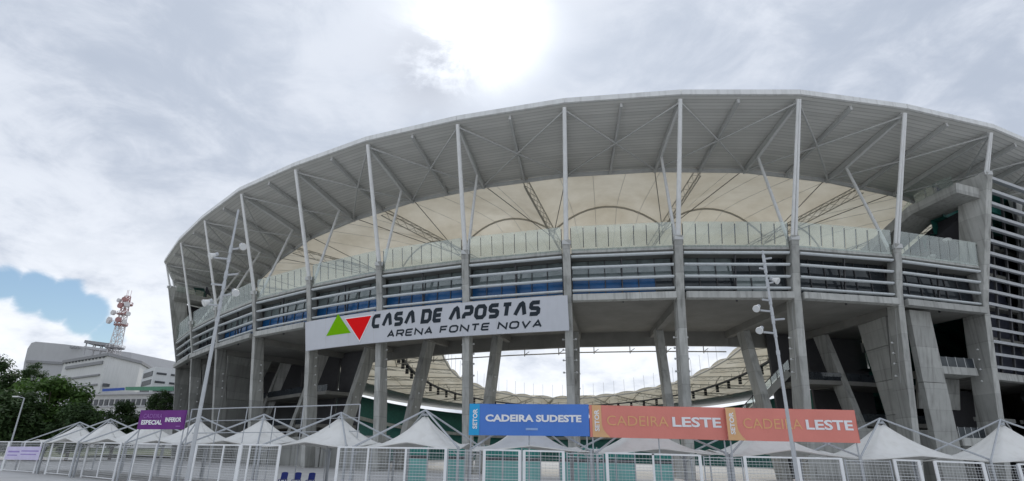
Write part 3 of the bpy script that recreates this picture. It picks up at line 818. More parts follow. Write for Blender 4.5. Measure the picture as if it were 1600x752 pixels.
# ------------------------------------------------------------------ sector banners in front of the tents
def banner(name, label, pxl, pxr, tl, tr, bl, br, Yl, Yr, m, thick=.08):
    A, B_ = at(pxl, (tl+bl)/2, Yl), at(pxr, (tr+br)/2, Yr)
    zt0, zb0 = at(pxl, tl, Yl).z, at(pxl, bl, Yl).z; zt1, zb1 = at(pxr, tr, Yr).z, at(pxr, br, Yr).z
    L = math.hypot(B_.x-A.x, B_.y-A.y); ux, uy = (B_.x-A.x)/L, (B_.y-A.y)/L
    def mp(s, v, th):       # s 0..1 along, v 0..1 up
        zt, zb = zt0+(zt1-zt0)*s, zb0+(zb1-zb0)*s
        rp = .03*math.sin(s*L*2.3+1.3*v)+.018*math.sin(s*L*5.1-2.7*v); th = th+rp*(1-.5*abs(2*v-1))
        return Vector((A.x+(B_.x-A.x)*s+uy*th, A.y+(B_.y-A.y)*s-ux*th, zb+(zt-zb)*v))
    b = thing(name, label, 'banner', (A.x+(B_.x-A.x)/2, A.y+(B_.y-A.y)/2, ground_z(A.x)))
    mb = MB(); nS = 40
    # slightly slack sheet
    for side, off in ((1, .0), (-1, -thick)):
        P = [[mp(i/nS, j/4, off) for j in range(5)] for i in range(nS+1)]
        mb.grid(P[::-1] if side > 0 else P)
    for (s0, v0, s1, v1) in ((0,0,1,0),(1,0,1,1),(1,1,0,1),(0,1,0,0)):
        mb.add([mp(s0, v0, 0), mp(s1, v1, 0), mp(s1, v1, -thick), mp(s0, v0, -thick)], [(0,1,2,3)])
    sh = mb.build('sheet', m, b)
    for s in (.02, .5, .98):
        t = mp(s, 1, -thick-.05); MB().tube((t.x, t.y, ground_z(t.x)-.05), t, .04).build('post', galv, b)
    for v in (.03, .97):
        MB().tube(mp(0, v, -thick-.04), mp(1, v, -thick-.04), .03).build('rail', galv, b)
    return b, sh, mp
def patch(mp, s0, s1, v0, v1, th, m, parent, name, curve=0.0):
    n = 10; P = []
    for i in range(n+1):
        v = v0+(v1-v0)*i/n
        e = s1+curve*max(0, (1-i/n)-.55)**2*5 if curve else s1
        P.append([mp(s0, v, th), mp(e, v, th)])
    return MB().grid(P).build(name, m, parent)
blue = mat('banner_blue', (.07, .21, .64), .5, var=.04, scale=.5)
cyan = mat('banner_cyan', (.01, .36, .72), .5, var=.03)
oran = mat('banner_coral', (.76, .25, .20), .5, var=.05, scale=.5)
gold = mat('banner_gold', (.76, .45, .22), .5, var=.04)
goldt = mat('lettering_gold', (.80, .44, .20), .5, var=.03)
purp = mat('banner_purple', (.14, .008, .20), .5, var=.06)
mauve = mat('lettering_mauve', (.34, .14, .45), .5)
b, sh, mp = banner('sector_banner', 'blue sector banner reading CADEIRA SUDESTE with a cyan left end', 733, 920.5, 631, 632, 680, 682, 32.4, 32.6, blue)
patch(mp, .0, .085, 0, 1, .022, cyan, sh, 'cyan_strip')
flat_text('SETOR', .03, .068, .2, .84, mp, .028, white, sh, .03, True)
flat_text('CADEIRA SUDESTE', .135, .935, .43, .66, mp, .022, white, sh, .042)
patch(mp, .47, .57, .17, .24, .022, mat('banner_pale_blue', (.30, .45, .75), .5), sh, 'caption')
for j, (xl, xr, tl, tr, bl, br, lab) in enumerate(((921.5, 1134.5, 633, 637, 683, 688, 'coral sector banner reading CADEIRA LESTE next to the blue banner'), (1135.5, 1340, 637, 641, 688, 692.5, 'coral sector banner reading CADEIRA LESTE, rightmost one, crossed by a lamp pole'))):
    b, sh, mp = banner('sector_banner', lab, xl, xr, tl, tr, bl, br, 32.6, 32.8, oran)
    patch(mp, .018 if j == 0 else .0, .085 if j == 0 else .075, 0, 1, .022, gold, sh, 'gold_strip', .06)
    flat_text('SETOR', .034 if j == 0 else .022, .068 if j == 0 else .056, .18, .86, mp, .028, white, sh, .03, True)
    flat_text('CADEIRA', .125, .575, .37, .68, mp, .022, goldt, sh, -.004)
    flat_text('LESTE', .605, .965, .37, .68, mp, .022, white, sh, .028)
b, sh, mp = banner('sector_banner', 'small purple banner reading CADEIRA ESPECIAL INFERIOR above the left tents', 217, 289, 641, 641, 671, 671, 37.0, 36.2, purp)
flat_text('CADEIRA', .1, .5, .58, .8, mp, .02, mauve, sh, .0)
flat_text('ESPECIAL', .08, .52, .24, .48, mp, .02, white, sh, .035)
flat_text('INFERIOR', .58, .94, .38, .62, mp, .02, white, sh, .035)
patch(mp, .84, .94, .13, .18, .022, mauve, sh, 'caption')
# empty frame to the right of the purple banner
fr = thing('banner_frame', 'empty galvanised banner frame standing above the left tents', 'frame', (at(430, 690, 37).x, 37, ground_z(-14)))
fA = [at(px, py, Y) for px, py, Y in ((300, 640, 37.5), (390, 637, 37.2), (475, 635, 37.0), (563, 632, 36.8))]
fB = [at(px, py, Y) for px, py, Y in ((300, 677, 37.5), (390, 676, 37.2), (475, 675, 37.0), (562, 674, 36.8))]
for a, b_ in zip(fA, fA[1:]): MB().tube(a, b_, .035).build('rail', galv, fr)
for a, b_ in zip(fB, fB[1:]): MB().tube(a, b_, .025).build('rail', galv, fr)
mids = [(a+b_)/2 for a, b_ in zip(fA, fB)]
for a, b_ in zip(mids, mids[1:]): MB().tube(a, b_, .02).build('rail', galv, fr)
for j in range(7):
    f_ = j/6; p = fA[0].lerp(fA[3], f_); MB().tube((p.x, p.y, ground_z(p.x)), p, .04 if j in (0, 6) else .03).build('post', galv, fr)

# ------------------------------------------------------------------ tensioned tents
tent_specs = [(125, 660, 56.0), (173, 655, 50.0), (237, 654, 46.5), (313, 651, 43.2), (413, 648, 40.2), (533, 645, 37.4), (665, 641, 35.0), (821, 646, 35.3), (1003, 652, 36.0), (1190, 655, 37.0), (1375, 654, 38.0), (1563, 656, 38.6), (1755, 660, 39.2)]
tl_ = ['white peaked tent at the far left end of the row, smallest', 'white peaked tent second from the left end, beside the purple banner',
 'white tent with its peak behind the purple banner', 'white peaked tent crossed by the left lamp pole', 'white peaked tent left of the one under the frame end, below the dark bay',
 'white peaked tent under the right end of the empty banner frame', 'large white peaked tent just left of the blue banner', 'white tent with its peak hidden by the blue banner',
 'white tent hidden behind the coral banner next to the blue one', 'white tent hidden behind the coral banner crossed by a lamp pole', 'white peaked tent just right of the coral banners', 'white peaked tent at the right edge of the photograph', 'white tent just beyond the right edge of the photograph']
cents = []
for (px, py, Y) in tent_specs: cents.append(at(px, py, Y))
for i, c in enumerate(cents[:12]):
    a = cents[max(0, i-1)]; b_ = cents[i+1]
    d = Vector((b_.x-a.x, b_.y-a.y, 0)); L = d.length/(2 if i > 0 else 1); d.normalize(); nrm_ = Vector((d.y, -d.x, 0))
    gz = ground_z(c.x); hw = L*.495; hd = 3.0
    ze = gz+2.4; zp = c.z
    jit = rng.uniform(-1, 1, 3)
    t_ = thing('tension_tent', tl_[i], 'tent', (c.x, c.y, gz), 'white tents along the fence')
    cor = [Vector((c.x, c.y, 0))+d*(sx*hw)+nrm_*(sy*hd) for sx, sy in ((-1,1),(1,1),(1,-1),(-1,-1))]
    # membrane: polar grid with drawn-in edges and raised edge middles
    nr, na = 14, 48; P = []
    for q in range(nr+1):
        r = .05+.95*q/nr; row = []
        for w in range(na+1):
            th = 2*math.pi*w/na
            cx, cy = math.cos(th), math.sin(th); mx_ = max(abs(cx), abs(cy)); sx, sy = cx/mx_, cy/mx_
            edge = 1-min(abs(sx), abs(sy))                      # 0 at a corner, 1 at the middle of an edge
            pull = 1-.07*(1-(1-edge)**2)*r
            p = d*(sx*hw*r*pull)+nrm_*(sy*hd*r*pull)
            zz = ze+(zp-.25-ze)*((1-r)**2.1)*(1+.05*edge)+(.30+.08*jit[0])*edge*r**2*(1-(1-edge)**2)+.025*math.sin(th*9+jit[1]*9)*r*(1-r)*4*.6
            row.append((c.x+p.x, c.y+p.y, zz))
        P.append(row)
    me = MB().grid(P).build('canopy', tent_m, t_, smooth=True)
    md = me.modifiers.new('thick', 'SOLIDIFY'); md.thickness = .015
    # edge rope
    MB().path([Vector(p) for p in P[-1]], .03, 5).build('edge_rope', tent_m, me)
    MB().tube((c.x, c.y, zp-.32), (c.x, c.y, zp-.2), .2, .12, 10).build('peak_ring', galv, t_)
    for q in cor:
        MB().tube((c.x, c.y, zp), (q.x, q.y, ze+.06), .055, n=8).build('arm', galv, t_)
        MB().tube((q.x, q.y, gz-.05), (q.x, q.y, ze+.12), .075, n=10).build('post', galv, t_)
        MB().tube((q.x, q.y, ze-.35), tuple(Vector((q.x, q.y, ze-.1))+ (Vector((c.x, c.y, 0))-Vector((q.x, q.y, 0))).normalized()*.5), .03, n=6).build('bracket', galv, t_)

# ------------------------------------------------------------------ turquoise hoarding behind the tents
hb = thing('turquoise_hoarding', 'turquoise panel wall standing behind the tents under the stadium', 'wall', (2, 52, ground_z(2)))
x = -13.0
while x < 17:
    w = 1.45; gz = ground_z(x)
    if not (-13.5 < x < -9.4 or -8.2 < x < -6.6 or -4.8 < x < -3.3 or 1.6 < x < 3.0 or 9.2 < x < 10.9 or x > 13.5):
        MB().box(x, x+w, 51.0, 51.08, gz+.02, gz+1.75).build('panel', tealp, hb)
        MB().box(x, x+w, 51.0, 51.08, gz+2.05, gz+2.9).build('panel', mat('tent_shaded_teal', (.02, .20, .17), .5), hb)  # upper panel colour darkened for the shade under the tent eaves
        MB().box(x, x+w, 51.02, 51.06, gz+1.77, gz+2.03).build('band', darkgrey, hb)
    MB().box(x+w+.01, x+w+.1, 50.98, 51.12, gz, gz+2.95).build('post', galv, hb)
    x += w+.11

# ------------------------------------------------------------------ fence
FP = [(-20,740,58),(18, 690, 54), (66, 690, 51), (122, 691, 47.5), (190, 692, 42.5), (280, 694, 37.5), (376, 695, 33.6), (440, 696, 32.0), (530, 698, 30.2), (697, 700, 28.6), (757, 702, 28.2), (880, 705, 28.0), (948, 707, 28.0), (1093, 711, 28.0), (1163, 713, 28.1), (1313, 716, 28.3), (1397, 718, 28.5), (1460, 720, 28.7), (1535, 723, 29.0), (1640, 726, 29.4)]
def fpt(px):
    Y = float(np.interp(px, [p[0] for p in FP], [p[2] for p in FP])); y = float(np.interp(px, [p[0] for p in FP[1:]], [p[1] for p in FP[1:]]))
    return at(px, y, Y)
def fence(px0, px1, mids, label, framed=True, extra=None, cat='fence', name='mesh_fence', rail=False, dz=0.0):
    a, b_ = fpt(px0), fpt(px1); ga, gb = ground_z(a.x), ground_z(b_.x)
    t_ = thing(name, label, cat, (a.x, a.y, ga))
    def q(s, z): return Vector((a.x+(b_.x-a.x)*s, a.y+(b_.y-a.y)*s, z))
    za, zb = a.z+dz, b_.z+dz; z0a, z0b = ga+.12, gb+.12
    L = math.hypot(b_.x-a.x, b_.y-a.y)
    if framed:
        for s, zt, zl, w in ((0, za, ga, .13), (1, zb, gb, .13)): MB().bar(q(s, zl), q(s, zt), w, .07, up=(0,1,0)).build('post', fwhite, t_)
        MB().bar(q(0, za-.025), q(1, zb-.025), .05, .075).build('rail', fwhite, t_)
        MB().bar(q(0, z0a), q(1, z0b), .05, .055).build('rail', fwhite, t_)
        for m in mids:
            s = (m-px0)/(px1-px0); zt = za+(zb-za)*s
            MB().bar(q(s, z0a), q(s, zt), .09, .05, up=(0,1,0)).build('upright', fwhite, t_)
        if rail: MB().bar(q(0, (za+z0a)/2), q(1, (zb+z0b)/2), .05, .05).build('rail', fwhite, t_)
    else:
        for s, zt, zl in ((.03, za, ga), (.97, zb, gb)): MB().tube(q(s, zl), q(s, zt-.05), .03, n=6).build('post', galv, t_)
        MB().tube(q(.03, za-.1), q(.97, zb-.1), .02, n=6).build('rail', wire_m, t_)
    wm = MB(); nh = 17
    for i in range(1, nh):
        f = i/nh; wm.bar(q(.01, z0a+(za-.1-z0a)*f), q(.99, z0b+(zb-.1-z0b)*f), .010, .014 if i % 4 else .028)
    nvv = max(3, int(L/.16))
    for i in range(1, nvv):
        s = i/nvv; wm.bar(q(s, z0a), q(s, za-.06+(zb-za)*s), .008, .008, up=(0,1,0))
    wm.build('wire_mesh', wire_m, t_)
    return t_, q, za, ga
F1, q1, za1, ga1 = fence(16, 66, [41], 'white framed fence panel carrying the pale lavender notice', rail=True)
fence(-16, 15, [], 'white fence panel cut by the left edge of the photograph')
fence(67, 83, [], 'narrow wire infill between the lavender notice panel and the next panel', False)
fence(84, 122, [103], 'white framed fence panel right of the lavender notice panel', rail=True)
fence(123, 139, [], 'narrow wire infill below the smallest tent', False)
fence(140, 190, [165], 'white framed fence panel below the second tent from the left')
fence(191, 214, [], 'narrow wire infill just left of the purple banner', False)
fence(215, 280, [247], 'white framed fence panel directly below the purple banner')
fence(281, 307, [], 'wire infill behind the left lamp pole', False)
fence(308, 376, [352], 'white framed fence panel just right of the left lamp pole')
fence(378, 438, [392], 'white framed gate leaf next to the gap with blue chairs', dz=.03, cat='gate', name='mesh_gate')
fence(530, 697, [578, 637], 'wide white framed fence panel below the large tent left of the blue banner')
fence(699, 752, [742], 'wire infill below the left end of the blue banner', False)
fence(757, 812, [], 'left white gate leaf below the blue banner', cat='gate', name='mesh_gate')
fence(819, 880, [], 'right white gate leaf below the blue banner', cat='gate', name='mesh_gate')
fence(884, 944, [], 'wire infill below the seam of blue and coral banners', False)
fence(948, 1093, [1020], 'wide white framed fence panel below the coral banner next to blue')
fence(1097, 1160, [], 'wire infill below the seam of the two coral banners', False)
fence(1163, 1241, [], 'white framed fence panel just left of the right lamp pole')
fence(1246, 1313, [], 'white framed fence panel just right of the right lamp pole')
fence(1317, 1392, [], 'wire infill below the right end of the coral banners', False)
fence(1397, 1435, [], 'narrow white gate leaf below the tent right of the coral banners', cat='gate', name='mesh_gate')
fence(1460, 1535, [], 'white framed fence panel between the two right tents')
fence(1539, 1588, [], 'wire infill at lower right, left of the last panel', False)
fence(1591, 1650, [], 'white fence panel cut by the right edge of the photograph')
# notice
a, b_ = at(11, 708, 53.0), at(64, 709, 50.2)
lav = mat('notice_lavender', (.62, .57, .78), .5, var=.08)
nt_ = thing('notice_board', 'pale lavender notice tied to the leftmost white fence', 'notice', (a.x, a.y, a.z-.6))
def nm(s, v, th):
    zl, zh = at(11, 718, 53).z, at(11, 698, 53).z
    return Vector((a.x+(b_.x-a.x)*s, a.y+(b_.y-a.y)*s-.12-th, zl+(zh-zl)*v))
sh = MB().prism([nm(0,0,0), nm(1,0,0), nm(1,1,0), nm(0,1,0)], (0, .03, 0)).build('sheet', lav, nt_)
pl2 = mat('notice_ink', (.30, .22, .55), .5)
for (s0, s1, v0, v1) in ((.06, .40, .55, .68), (.45, .95, .62, .72), (.45, .9, .38, .46), (.06, .36, .3, .38)):
    MB().prism([nm(s0,v0,.006), nm(s1,v0,.006), nm(s1,v1,.006), nm(s0,v1,.006)], (0,.005,0)).build('print_line', pl2, sh)

# ------------------------------------------------------------------ blue plastic chairs in the gap
bluep = mat('blue_plastic', (.012, .035, .30), .35)
for i, (px, lab) in enumerate(((443, 'blue plastic chair next to the white gate leaf, leftmost of three'), (464, 'blue plastic chair in the middle of the three'), (486, 'blue plastic chair farthest from the gate leaf, rightmost of three'))):
    p = at(px, 740, 40.0); gz = ground_z(p.x); z = gz
    t_ = thing('plastic_chair', lab, 'chair', (p.x, p.y, gz), 'blue chairs behind the fence')
    x, y = p.x, p.y
    P = [[(x-.22+.44*i2/6, y-.22+.44*j/6, z+.44-.02*math.sin(math.pi*i2/6)*math.sin(math.pi*j/6)) for j in range(7)] for i2 in range(7)]
    s_ = MB().grid(P).build('seat', bluep, t_); s_.modifiers.new('t', 'SOLIDIFY').thickness = .025
    P = [[(x-.21+.42*i2/6, y+.2+.10*j/4+.05*math.cos((i2-3)/3*1.2)-.05, z+.45+.42*j/4-.05*abs((i2-3)/3)**3*(j/4)) for j in range(5)] for i2 in range(7)]
    s_ = MB().grid(P).build('backrest', bluep, t_); s_.modifiers.new('t', 'SOLIDIFY').thickness = .025
    for sx in (-1, 1):
        for sy in (-1, 1): MB().tube((x+sx*.24, y+sy*.24, z), (x+sx*.19, y+sy*.19, z+.44), .022, .028, 6).build('leg', bluep, t_)

# ------------------------------------------------------------------ floodlight poles
def pole(name, label, base_px, top_px, Y, heads, r0, r1, top_extra=0):
    b0 = at(*base_px, Y); t0 = at(*top_px, Y); gz = ground_z(b0.x)
    t_ = thing(name, label, 'lamp post', (b0.x, Y, gz))
    x = (b0.x+t0.x)/2
    base = Vector((x, Y, gz)); top = Vector((x, Y, t0.z))
    H = t0.z-gz
    MB().tube(base, (x, Y, gz+H*.62), r0, (r0+r1)/2, 14).tube((x, Y, gz+H*.62), top, (r0+r1)/2*.86, r1, 12).build('shaft', galv, t_, smooth=False)
    MB().box(x-.25, x+.25, Y-.25, Y+.25, gz-.02, gz+.03).build('base_plate', galv, t_)
    MB().tube((x, Y, gz+H*.62-.06), (x, Y, gz+H*.62+.06), (r0+r1)/2*1.25, n=14).build('collar', galv, t_)
    for (py, dx, hd) in heads:
        z = at((base_px[0]+top_px[0])/2, py, Y).z; 
        # height on the pole that shows at this row
        lo, hi = gz, t0.z+1
        for _ in range(30):
            m = (lo+hi)/2
            if project((x, Y, m))[1] > py: lo = m
            else: hi = m
        z = lo; e = Vector((x+dx, Y-.05, z+.02))
        ar = MB().tube((x, Y, z), e, .03, n=6).tube((x, Y, z-.12), (x, Y, z+.12), r1*1.7, n=10).build('arm', galv, t_)
        if hd:
            # round floodlight: shallow bowl body with a glass face tilted to the ground
            dirv = Vector((math.copysign(.55, dx), -.55, -.45)).normalized(); c = e+Vector((math.copysign(.1, dx), 0, .06))
            fb = MB().tube(c-dirv*.12, c+dirv*.02, .05, .095, 14).tube(c+dirv*.02, c+dirv*.06, .105, .105, 14).build('floodlight', steel, t_)
            MB().tube(c+dirv*.061, c+dirv*.07, .09, n=14).build('lens', glass_lens, fb)
            MB().tube(c-dirv*.2, c-dirv*.12, .06, n=8).build('ballast', galv, fb)
    return t_
glass_lens = mat('lamp_lens', (.6, .62, .63), .15, var=.03)
pole('floodlight_pole', 'tall galvanised floodlight pole in front of the left end of the stadium', (291, 752), (373, 328), 16.5,
     [(390, .27, 1), (405, -.42, 1), (430, .38, 0), (446, -.36, 0), (462, .3, 1), (478, -.32, 1)], .062, .03)
pole('floodlight_pole', 'tall galvanised floodlight pole crossing the rightmost coral banner', (1248, 752), (1190, 392), 16.8,
     [(405, .22, 0), (421, -.2, 0), (443, .16, 1), (487, -.36, 1), (500, .32, 0), (521, -.36, 1), (470, -.25, 0)], .058, .028)
# small street lamp on the far left
b0 = at(18, 690, 64); t0 = at(34, 622, 64); gz = ground_z(b0.x)
sl_ = thing('street_lamp', 'thin grey street lamp beside the dark trees at far left', 'lamp post', (b0.x, 64, gz))
MB().tube((b0.x, 64, gz), (b0.x, 64, t0.z), .1, .06, 10).build('shaft', galv, sl_)
MB().tube((b0.x, 64, t0.z), (b0.x-.7, 64, t0.z+.12), .035, n=6).build('arm', galv, sl_)
MB().box(b0.x-1.25, b0.x-.6, 63.88, 64.12, t0.z+.08, t0.z+.2).build('lamp_head', steel, sl_)

# ------------------------------------------------------------------ trees
leaf_d = mat('leaf_dark', (.028, .06, .018), .7, col2=(.065, .12, .032), scale=.6, trans=.25)
leaf_m = mat('leaf_mid', (.055, .12, .022), .7, col2=(.12, .22, .045), scale=.6, trans=.3)
bark = mat('bark', (.10, .08, .06), .9, bump=.4)
def tree(label, px, py_top, Y, wid_px, base_py, leafm, name='broadleaf_tree', seed=0, nleaf=5200):
    r_ = np.random.RandomState(seed)
    top = at(px, py_top, Y); bx = top.x; gz = ground_z(bx)-.3
    base = at(px, base_py, Y).z
    gz = min(gz, base) if base < 3 else base-1.5
    H = top.z-gz; wid = wid_px/FPX*Y*1.05
    t_ = thing(name, label, 'tree', (bx, Y, gz), 'trees beyond the fence')
    tr = MB().tube((bx, Y, gz-.3), (bx+.2, Y, gz+H*.4), .03*H, .018*H, 10)
    limbs = []
    for a in range(7):
        th = a*.9+r_.rand(); e = Vector((bx+math.cos(th)*wid*.3, Y+math.sin(th)*wid*.3, gz+H*(.58+.25*r_.rand()))); limbs.append(e)
        tr.tube((bx+.15, Y, gz+H*(.3+.1*r_.rand())), e, .012*H, .004*H, 6)
    tr.build('trunk', bark, t_)
    # clumps through the crown
    ncl = 70; cl = []
    for i in range(ncl):
        while True:
            q = r_.uniform(-1, 1, 3)
            if .25 < np.linalg.norm(q) < 1: break
        q = q/np.linalg.norm(q)*(.35+.65*np.linalg.norm(q))
        cl.append((bx+q[0]*wid*.46, Y+q[1]*wid*.46, gz+H*.56+q[2]*H*.40*(1-.25*abs(q[0])), wid*(.10+.09*r_.rand())))
    cl = np.array(cl)
    idx = r_.randint(0, ncl, nleaf)
    off = r_.normal(0, 1, (nleaf, 3)); off /= np.linalg.norm(off, axis=1)[:, None]; off *= (r_.rand(nleaf)**.4)[:, None]
    pos = cl[idx, :3]+off*cl[idx, 3:4]*np.array([1.1, 1.1, .75])
    sz = (.012+.014*r_.rand(nleaf))*wid+.12
    a = r_.normal(0, 1, (nleaf, 3)); a /= np.linalg.norm(a, axis=1)[:, None]
    up = off*.6+np.array([0, 0, .7])+r_.normal(0, .35, (nleaf, 3))
    b2 = np.cross(a, up); b2 /= np.linalg.norm(b2, axis=1)[:, None]; a = np.cross(up, b2); a /= np.linalg.norm(a, axis=1)[:, None]
    A = a*sz[:, None]; B2 = b2*sz[:, None]*.6
    vs = np.stack([pos-A, pos-B2*.8, pos+A, pos+B2*.8], 1).reshape(-1, 3)
    mb = MB(); mb.v = [tuple(v) for v in vs]; mb.f = [(4*i, 4*i+1, 4*i+2, 4*i+3) for i in range(nleaf)]
    mb.build('crown', leafm, t_)
tree('dark broadleaf tree at the left edge, beside the pale auditorium', 2, 553, 125, 74, 700, leaf_d, seed=1, nleaf=12350)
tree('bright green topped broad tree below the striped auditorium block', 90, 589, 105, 118, 705, leaf_m, seed=2, nleaf=17100)
tree('dark tree at the lower left edge, behind the street lamp', 20, 606, 96, 100, 705, leaf_d, seed=3, nleaf=15200)
tree('small round tree against the pale auditorium wall', 60, 564, 190, 34, 625, leaf_d, seed=4, nleaf=6650)
tree('low dark tree in front of the ribbon window building, left of the purple banner', 192, 627, 118, 62, 700, leaf_d, seed=5, nleaf=9500)
tree('dark tree between the broad tree and the ribbon window building', 126, 628, 98, 60, 705, leaf_d, seed=6, nleaf=9500)
tree('small tree by the foot of the white office block, next to the stadium', 258, 606, 150, 38, 660, leaf_d, seed=8, nleaf=5700)

# ------------------------------------------------------------------ buildings on the hill
bw = mat('building_grey', (.50, .50, .51), .85, var=.06, scale=.08, streak=.3, dirt=(.38, .38, .38))
bl_ = mat('building_light', (.68, .68, .67), .85, var=.05, scale=.08, streak=.35, dirt=(.46, .46, .45))
bd = mat('building_dark', (.30, .30, .31), .85)
bwhite = mat('building_white', (.72, .73, .74), .85, var=.04, scale=.1, streak=.25, dirt=(.55, .55, .55))
bwin = mat('far_window', (.07, .075, .085), .25)
def wallbox(corners_px, Yd, depth, zb, m, parent, name='wall'):
    "block with a front face through photograph points (left, right) at their own distances"
    (xl, yl, Yl), (xr, yr, Yr) = corners_px
    a, b_ = at(xl, yl, Yl), at(xr, yr, Yr); n = Vector((-(b_.y-a.y), b_.x-a.x, 0)).normalized()*depth
    return MB().hexa([(a.x, a.y, zb), (b_.x, b_.y, zb), (b_.x+n.x, b_.y+n.y, zb), (a.x+n.x, a.y+n.y, zb)], [(a.x, a.y, a.z), (b_.x, b_.y, b_.z), (b_.x+n.x, b_.y+n.y, b_.z), (a.x+n.x, a.y+n.y, a.z)]).build(name, m, parent)
def facequad(pts, m, parent, name, off=.25, Y=None):
    q = [at(px, py, y) for px, py, y in pts]; return MB().prism([p-Vector((0, off, 0)) for p in q], (0, off*.9, 0)).build(name, m, parent)
# auditorium
p0 = at(60, 620, 300)
au = thing('auditorium', 'windowless grey auditorium building with a blunt rounded left end on the hill', 'building', (p0.x, 300, p0.z))
pts = [at(px, py, 300) for px, py in ((38, 640), (34, 590), (38, 565), (43, 545), (49, 536), (56, 534), (100, 538), (150, 544), (205, 551), (205, 640))]
MB().prism(pts, (12, 60, 0)).build('wall', bw, au)
facequad([(42, 567, 300), (100, 570, 300), (98, 566, 300), (43, 563, 300)], bd, au, 'ledge', .8)
facequad([(40, 620, 300), (46, 620, 300), (46, 572, 300), (42, 572, 300)], bd, au, 'recess')
for px in (112, 118, 124): facequad([(px, 545, 299), (px+3, 545, 299), (px+3, 542, 299), (px, 542, 299)], bd, au, 'roof_vent', 1.5)
# striped block
p0 = at(160, 640, 262)
sb_ = thing('striped_block', 'pale grey block with horizontal ledges below the telecom tower', 'building', (p0.x, 262, p0.z))
A = at(104, 553, 262); Bm = at(170, 552, 240); Cc = at(222, 559, 262); zb = at(160, 640, 240).z
poly = [(A.x, A.y), (Bm.x, Bm.y), (Cc.x, Cc.y), (Cc.x-14, Cc.y+40), (A.x-14, A.y+40)]
zt = at(170, 552, 240).z
MB().prism([(x, y, zb) for x, y in poly], (0, 0, zt-1.2-zb)).build('wall', bl_, sb_)
ce = (sum(p[0] for p in poly)/5, sum(p[1] for p in poly)/5)
MB().prism([(ce[0]+(x-ce[0])*1.04, ce[1]+(y-ce[1])*1.04, zt-1.2) for x, y in poly], (0, 0, 1.2)).build('roof', bd, sb_)
for z_, hh in ((zt-3.6, 1.3), (zt-8.6, .7), (zt-12.5, .6), (zt-15.6, .6)):
    a = Vector((A.x, A.y, z_)).lerp(Vector((Bm.x, Bm.y, z_)), .10); b_ = Vector((A.x, A.y, z_)).lerp(Vector((Bm.x, Bm.y, z_)), .93)
    MB().bar(a, b_, 1.2, hh).build('ledge', bd, sb_)
a = Vector((A.x, A.y, zt-2)); b_ = Vector((Bm.x, Bm.y, zt-2))
for j in range(12):
    s = .08+.84*j/11; p = a.lerp(b_, s); MB().bar(p+Vector((-.5, -.3, .55)), p+Vector((.5, .3, .55)), .9, .5).build('roof_vent', bwin, sb_)
wA, wB = Vector((Bm.x, Bm.y, 0)), Vector((Cc.x, Cc.y, 0))
for s in (.06, .13): 
    p = wA.lerp(wB, s); z_ = at(172, 602, 242).z; MB().bar(p+Vector((0,-.2,z_)), p+Vector((1.3,.6,z_)), .5, 1.2).build('window', bwin, sb_)
# white office block by the stadium
p0 = at(250, 610, 230)
wo = thing('office_block', 'white multi storey office block between the tower and the stadium', 'building', (p0.x, 230, p0.z))
A = at(226, 571, 238); Bm = at(243, 573, 226); Cc = at(290, 577, 236); zb = at(250, 640, 226).z
poly = [(A.x, A.y), (Bm.x, Bm.y), (Cc.x, Cc.y), (Cc.x, Cc.y+22), (A.x, A.y+22)]; zt = Bm.z
MB().prism([(x, y, zb) for x, y in poly], (0, 0, zt-zb)).build('wall', bwhite, wo)
wA, wB, wC = Vector((A.x, A.y, 0)), Vector((Bm.x, Bm.y, 0)), Vector((Cc.x, Cc.y, 0))
for fl in range(4):
    z_ = zt-2.4-fl*3.2
    MB().bar(wA.lerp(wB, .14)+Vector((0,0,z_)), wA.lerp(wB, .9)+Vector((0,0,z_)), .4, 1.9).build('window', bwin, wo)
    for s0, s1 in ((.08, .4), (.55, .9)):
        MB().bar(wB.lerp(wC, s0)+Vector((0,0,z_)), wB.lerp(wC, s1)+Vector((0,0,z_)), .4, .75).build('window', bwin, wo)
# ribbon window building
p0 = at(200, 660, 150)
rw = thing('ribbon_building', 'low pale building with a row of small square windows behind the tents', 'building', (p0.x, 150, p0.z))
A = at(131, 618, 158); Bm = at(300, 613, 150); zb = at(200, 700, 150).z; zt = A.z
MB().hexa([(A.x, A.y, zb), (Bm.x, Bm.y, zb), (Bm.x, Bm.y+18, zb), (A.x, A.y+18, zb)], [(A.x, A.y, zt), (Bm.x, Bm.y, zt), (Bm.x, Bm.y+18, zt), (A.x, A.y+18, zt)]).build('wall', bl_, rw)
MB().bar((A.x-.6, A.y-.4, zt+.2), (Bm.x+.4, Bm.y-.4, zt+.2), 1.6, .5).build('cornice', bw, rw)
wA, wB = Vector((A.x, A.y, 0)), Vector((Bm.x, Bm.y, 0))
for row, (zz, hh) in enumerate(((zt-1.9, 1.5), (zt-5.6, 1.3))):
    for j in range(20):
        s = .02+.95*j/19; a = wA.lerp(wB, s); b_ = wA.lerp(wB, s+.033)
        w_ = MB().bar(a+Vector((0,-.02,zz)), b_+Vector((0,-.02,zz)), .3, hh).build('window', bwin, rw)
    MB().bar(wA+Vector((0,-.2,zz-hh*.5-.35)), wB+Vector((0,-.2,zz-hh*.5-.35)), .5, .3).build('sill', bw, rw)
# hoardings above it
bh = mat('hoarding_blue', (.03, .09, .38), .5); gh = mat('hoarding_green', (.10, .27, .17), .6)
o = facequad([(161, 612, 157), (195, 610, 156), (195, 606, 156), (161, 608, 157)], bh, None, 'roof_hoarding', .3); tag(o, 'long low blue hoarding on the roof of the ribbon window building', 'hoarding')
o = facequad([(197, 610, 156), (272, 611, 152), (272, 604, 152), (197, 605, 156)], gh, None, 'roof_hoarding', .3); tag(o, 'long low green hoarding on the roof of the ribbon window building', 'hoarding')
